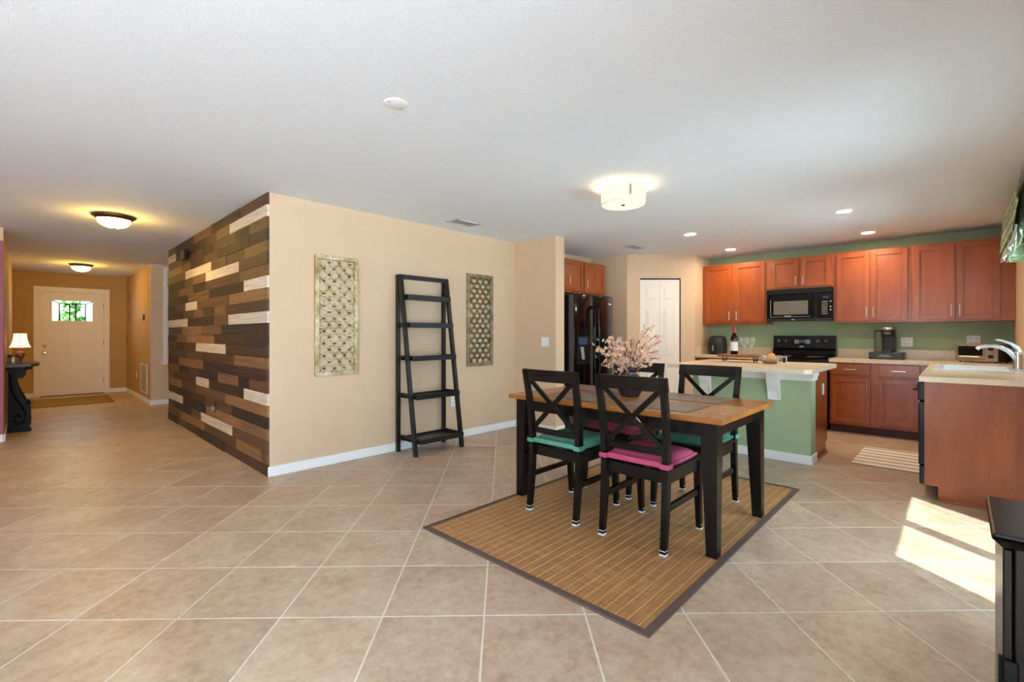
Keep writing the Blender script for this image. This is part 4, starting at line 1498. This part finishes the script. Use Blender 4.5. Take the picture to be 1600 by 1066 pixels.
# ================================================================== DINING SET
RZ = 0.0097
ru = thing('bamboo_rug', 'brown bamboo rug with dark binding under the dining table', 'rug', (1.722, .893, 0))
RW, RD = 2.469, 1.538
part('weave', G().box(.035, RW - .035, .035, RD - .035, 0, .008), 'rug', ru)
for a in ((0, RW, 0, .038), (0, RW, RD - .038, RD), (0, .038, .038, RD - .038), (RW - .038, RW, .038, RD - .038)):
    part('binding', G().box(*a, 0, .0095, .002, 1), 'rug_edge', ru)
me = mesh_of('stitch_line', G().box(.038, RW - .038, -.0015, .0015, .0078, .0085))
me.materials.append(M['rug_line'])
n = 26
for i in range(n):
    link('stitch_line', me, None, ru, (0, .038 + (RD - .076) * (i + .5) / n, 0))

tb = thing('dining_table', 'wooden topped dining table with black tapered legs', 'dining table', (2.985, 1.672, RZ))
tw, tl, tz = .465, .782, .763
nb = 7
for i in range(nb):
    x0 = -tw + i * 2 * tw / nb
    part('board', G().box(x0, x0 + 2 * tw / nb - .0008, -tl, tl, tz - .032, tz, .0025 if 0 < i < nb - 1 else .004, 1), 'table_wood', tb)
ix, iy = tw - .075, tl - .075
for s in (-1, 1):
    part('apron', G().box(s * (ix - .0) - .011, s * ix + .011, -iy + .03, iy - .03, tz - .115, tz - .033), 'black_wood', tb)
    part('apron', G().box(-ix + .03, ix - .03, s * iy - .011, s * iy + .011, tz - .115, tz - .033), 'black_wood', tb)
for sx in (-1, 1):
    for sy in (-1, 1):
        cx, cy = sx * (ix - .012), sy * (iy - .012)
        # outer faces straight, inner faces taper
        t_, b_ = .088, .058
        xo, yo = cx + sx * .044, cy + sy * .044

        def ring(wd, z):
            xs = sorted((xo, xo - sx * wd))
            ys = sorted((yo, yo - sy * wd))
            return [(xs[0], ys[0], z), (xs[1], ys[0], z), (xs[1], ys[1], z), (xs[0], ys[1], z)]
        g = G().hexa(ring(t_, tz - .13), ring(t_, tz - .033)).hexa(ring(b_, 0), ring(t_, tz - .13))
        part('leg', g, 'black_wood', tb)


def make_chair():
    t = thing('dining_chair', 'x', 'chair', (0, 0, 0), 0, 'cross back dining chairs')
    bw = 'black_wood'

    def cap(p, cx, cy, h=.017):
        part('foot_cap', G().box(cx - h - .002, cx + h + .002, cy - h - .002, cy + h + .002, 0, .012, .002, 1).box(cx - h - .001, cx + h + .001, cy - h - .001, cy + h + .001, .028, .031), 'clear_cap', p, label='clear rubber foot cap')
    path = [(-.250, 0.0, .0165, .016), (-.236, .12, .017, .018), (-.222, .27, .018, .021), (-.214, .44, .018, .022), (-.220, .60, .0175, .021), (-.242, .78, .017, .019), (-.282, .968, .016, .015)]
    for s in (-1, 1):
        secs = []
        for y, z, hx, hy in path:
            x = s * (.196 + .012 * max(0, (z - .44) / .53))
            secs.append(((x, y, z), (hx, 0, 0), (0, hy, 0)))
        p = part('back_leg', G().sweep(secs), bw, t)
        cap(p, s * .196, -.250)
        secs = []
        for y, z, h in ((.238, 0, .015), (.226, .15, .0175), (.219, .30, .0195), (.217, .435, .020)):
            secs.append(((s * .196, y, z), (h, 0, 0), (0, h, 0)))
        p = part('front_leg', G().sweep(secs), bw, t)
        cap(p, s * .196, .238, .015)
        part('stretcher', G().box(s * .196 - .009, s * .196 + .009, -.205, .205, .225, .262), bw, t)
    # top rail, bowed back in the middle
    secs = []
    for i in range(11):
        u_ = -1 + 2 * i / 10
        x = u_ * .229
        y = -.268 - .024 * (1 - u_ * u_)
        secs.append(((x, y, .936), (0, .0105, .0), (0, -.008, .040)))
    part('top_rail', G().sweep(secs), bw, t, True)
    secs = []
    for i in range(9):
        u_ = -1 + 2 * i / 8
        secs.append(((u_ * .18, -.216 - .012 * (1 - u_ * u_), .555), (0, .009, 0), (0, -.002, .019)))
    part('lower_rail', G().sweep(secs), bw, t)
    for s in (-1, 1):
        o_ = .004 * s
        part('cross_slat', G().beam((s * -.186, -.262 + o_, .905), (s * .178, -.217 + o_, .570), .014, .030), bw, t)
    part('seat_frame', G().box(-.176, .176, -.212, -.192, .38, .448).box(-.176, .176, .205, .222, .38, .445)
         .box(-.205, -.187, -.192, .200, .38, .445).box(.187, .205, -.192, .2, .38, .445), bw, t)
    part('seat', G().box(-.217, .217, -.194, .248, .447, .468, .008, 2), bw, t)
    return t


chair0 = make_chair()
CX_NEAR, CX_FAR = 2.658, 3.300
YR, YL = 1.357, 1.945
spots = [
    (CX_NEAR, YR, -90, 'black cross-back dining chair with rose cushion, back turned to the open floor'),
    (CX_NEAR, YL, -90, 'black cross-back dining chair with teal cushion, back turned to the open floor'),
    (CX_FAR, YR, 90, 'black cross-back dining chair with teal cushion, on the island side of the table'),
    (CX_FAR, YL, 90, 'black cross-back dining chair with rose cushion, on the island side of the table'),
]
for i, (x, y, rz, lab) in enumerate(spots):
    c_ = chair0 if i == 0 else copy_tree(chair0)
    c_.location = (x, y, RZ)
    c_.rotation_euler = (0, 0, R(rz))
    c_['label'] = lab


def make_cushion(mat):
    t = thing('seat_cushion', 'x', 'cushion', (0, 0, 0), 0, 'tie on seat cushions')
    g = G()
    n = 20
    tuft = [(-.09, -.09), (.09, -.09), (-.09, .09), (.09, .09)]

    def ring_z(u, v):
        e = max(0, 1 - abs(u) ** 6) * max(0, 1 - abs(v) ** 6)
        h = .016 + .036 * e ** .5
        x, y = u * .2, v * .195
        for a, b in tuft:
            h -= .014 * math.exp(-((x - a) ** 2 + (y - b) ** 2) / .0007)
        return h
    tp, bt = [], []
    for i in range(n + 1):
        ra, rb = [], []
        for j in range(n + 1):
            u, v = -1 + 2 * i / n, -1 + 2 * j / n
            k = 1 - .035 * (u * u) * (v * v)
            x, y = u * .2 * k, v * .195 * k
            ra.append(g.bm.verts.new((x, y, ring_z(u, v))))
            rb.append(g.bm.verts.new((x, y, 0.0)))
        tp.append(ra)
        bt.append(rb)
    for i in range(n):
        for j in range(n):
            g.bm.faces.new((tp[i][j], tp[i + 1][j], tp[i + 1][j + 1], tp[i][j + 1]))
            g.bm.faces.new((bt[i][j], bt[i][j + 1], bt[i + 1][j + 1], bt[i + 1][j]))
    for i in range(n):
        for a, b in ((0, None), (n, None)):
            g.bm.faces.new((tp[i][a], tp[i + 1][a], bt[i + 1][a], bt[i][a]))
            g.bm.faces.new((tp[a][i], tp[a][i + 1], bt[a][i + 1], bt[a][i]))
    part('pad', g, mat, t, True)
    for a, b in tuft:
        part('tuft_button', G().lathe([(.008, .026), (.006, .031), (.002, .032)], (a, b, 0), 10), mat, t, True)
    for s in (-1, 1):      # strap looping round the back post
        x0, x1 = sorted((s * .17, s * .221))
        xo0, xo1 = sorted((s * .2165, s * .2205))
        g = G().box(x0, x1, -.247, -.2425, .0, .028, .001, 1).box(xo0, xo1, -.2425, -.185, 0.0, .028, .001, 1)
        xi0, xi1 = sorted((s * .17, s * .1745))
        g.box(xi0, xi1, -.2425, -.185, 0.0, .028, .001, 1)
        part('strap', g, mat, t)
    part('back_flap', G().box(-.172, .172, -.236, -.188, 0, .034, .008, 2), mat, t, True)
    # back edge band
    part('piping', G().tube([(-.195, -.195, .012), (0, -.197, .014), (.195, -.195, .012), (.199, .0, .014), (.195, .192, .012), (0, .196, .014), (-.195, .192, .012), (-.199, 0, .014), (-.195, -.195, .012)], .008, 6), mat, t, True)
    return t


cu = {'pink': make_cushion('pink'), 'teal': make_cushion('teal')}
used = set()
for (x, y, rz, lab), col, cl in zip(spots, ('pink', 'teal', 'teal', 'pink'), (
        'rose pink tufted seat cushion on the chair with its back to the open floor',
        'teal tufted seat cushion on the chair with its back to the open floor',
        'teal tufted seat cushion on the chair beside the green island',
        'rose pink tufted seat cushion on the chair at the island side')):
    c_ = cu[col] if col not in used else copy_tree(cu[col])
    used.add(col)
    c_.location = (x, y, RZ + .468)
    c_.rotation_euler = (0, 0, R(rz))
    c_['label'] = cl

TT = RZ + tz
pms = [(2.60, 1.11, 'near the table corner before the rose chair'), (2.60, 1.76, 'before the teal chair that backs onto the open floor'),
       (3.07, 1.11, 'before the teal chair on the island side'), (3.10, 1.84, 'before the rose chair on the island side')]
for x, y, w in pms:
    t = thing('placemat', 'brown slate patterned placemat ' + w, 'placemat', (x, y, TT), 0, 'placemats on the dining table')
    part('mat_field', G().box(.006, .324, .006, .454, 0, .0028), 'placemat', t)
    part('mat_edge', G().box(0, .33, 0, .006, 0, .003).box(0, .33, .454, .46, 0, .003).box(0, .006, .006, .454, 0, .003).box(.324, .33, .006, .454, 0, .003), 'rug_edge', t)

VX, VY = 3.0, 1.70
vz = thing('flower_vase', 'dark purple ribbed glass vase on the dining table', 'vase', (VX, VY, TT))
vp = [(.045, 0), (.06, .005), (.078, .04), (.084, .08), (.078, .12), (.058, .15), (.045, .168), (.045, .18), (.055, .195)]
part('vase_body', G().lathe(vp + [(.05, .195), (.04, .18), (.04, .16)], seg=84, rib=14, ribamp=.06, cap=False), 'vase', vz, True)
part('vase_foot', G().lathe([(.045, 0), (.045, .006)], seg=28), 'vase', vz)


def flowers():
    t = thing('blossom_branches', 'pale peach silk blossom branches standing in the dark vase', 'flowers', (VX, VY, TT + .06))
    rr = random.Random(5)
    tips = [(-.02, .0, .26, 0)]
    # spread chiefly along the picture plane direction (r_) of the room diagonal
    br = []
    dirs = [(-1.0, .40, .30), (-.75, .5, .34), (-.45, .3, .36), (-.2, -.3, .33), (.1, .4, .36), (.35, -.3, .38), (.62, .2, .44), (.8, -.2, .38), (1.0, .3, .34),
            (-.85, -.5, .19), (.75, -.6, .22), (-.5, -.8, .22), (.3, -.9, .24), (.0, .9, .3), (-.9, .1, .24), (.5, .6, .34), (-.3, .8, .33), (.9, .1, .27)]
    ax = Vector((.69, -.72, 0))
    ay = Vector((.72, .69, 0))
    gt, gb = G(), G()
    for a, b, h in dirs:
        tip = ax * (a * .235) + ay * (b * .11) + Vector((0, 0, h))
        pts = []
        for i in range(7):
            f = i / 6
            p = Vector((0, 0, .02)) + (tip - Vector((0, 0, .02))) * f
            p += Vector((0, 0, .10 * math.sin(PI * f) * .6))
            hor = Vector((tip.x, tip.y, 0)) * (f ** 1.6)
            p.x, p.y = hor.x, hor.y
            pts.append(p + Vector((rr.uniform(-.004, .004), rr.uniform(-.004, .004), 0)))
        gt.tube(pts, .003, 5)
        for k in range(34):
            f = .34 + .66 * (k / 33)
            i = min(5, int(f * 6))
            p = pts[i].lerp(pts[i + 1], f * 6 - i)
            c = p + Vector((rr.gauss(0, .022), rr.gauss(0, .022), rr.gauss(0, .02)))
            nrm = Vector((rr.uniform(-1, 1), rr.uniform(-1, 1), rr.uniform(-.3, 1))).normalized()
            s_ = nrm.cross(Vector((.3, .5, .8))).normalized()
            w_ = nrm.cross(s_)
            rad = rr.uniform(.012, .019)
            cv = gb.bm.verts.new(c - nrm * .003)
            for q in range(5):
                a0 = 2 * PI * q / 5
                e = []
                for da, m_ in ((-.5, .72), (0, 1.0), (.5, .72)):
                    an = a0 + da
                    e.append(gb.bm.verts.new(c + (s_ * math.cos(an) + w_ * math.sin(an)) * rad * m_ + nrm * .004))
                gb.bm.faces.new((cv, e[0], e[1]))
                gb.bm.faces.new((cv, e[1], e[2]))
    part('twigs', gt, 'twig', t, True)
    o = part('blossoms', gb, 'blossom', t)
    o['kind'] = 'stuff'


flowers()

# ================================================================== BLACK CABINET BY THE WINDOW WALL
bc = thing('side_cabinet', 'black wooden cabinet with moulded top against window wall', 'cabinet', (1.645, -.445, 0))
zh = .735
part('body', G().box(.012, .335, 0, .345, .08, zh - .03, .003, 1), 'black_wood', bc)
part('top', G().box(-.012, .36, 0, .383, zh - .012, zh, .005, 2), 'black_wood', bc)
part('top_moulding', G().hexa([(.0, 0, zh - .034), (.347, 0, zh - .034), (.347, .366, zh - .034), (.0, .366, zh - .034)],
                              [(-.014, 0, zh - .012), (.362, 0, zh - .012), (.362, .385, zh - .012), (-.014, .385, zh - .012)]), 'black_wood', bc)
dd = part('door', G().box(.014, .333, .347, .365, .10, zh - .04, .003, 1), 'black_wood', bc)
for z in (.14, .375):
    part('hinge', G().box(.004, .014, .338, .366, z, z + .05, .003, 1).tube([(.005, .369, z - .01), (.005, .369, z + .06)], .0045, 8), 'iron', dd)
for x in (.012, .295):
    for y in (0.0, .305):
        part('leg', G().box(x, x + .04, y, y + .04, 0, .08), 'black_wood', bc)
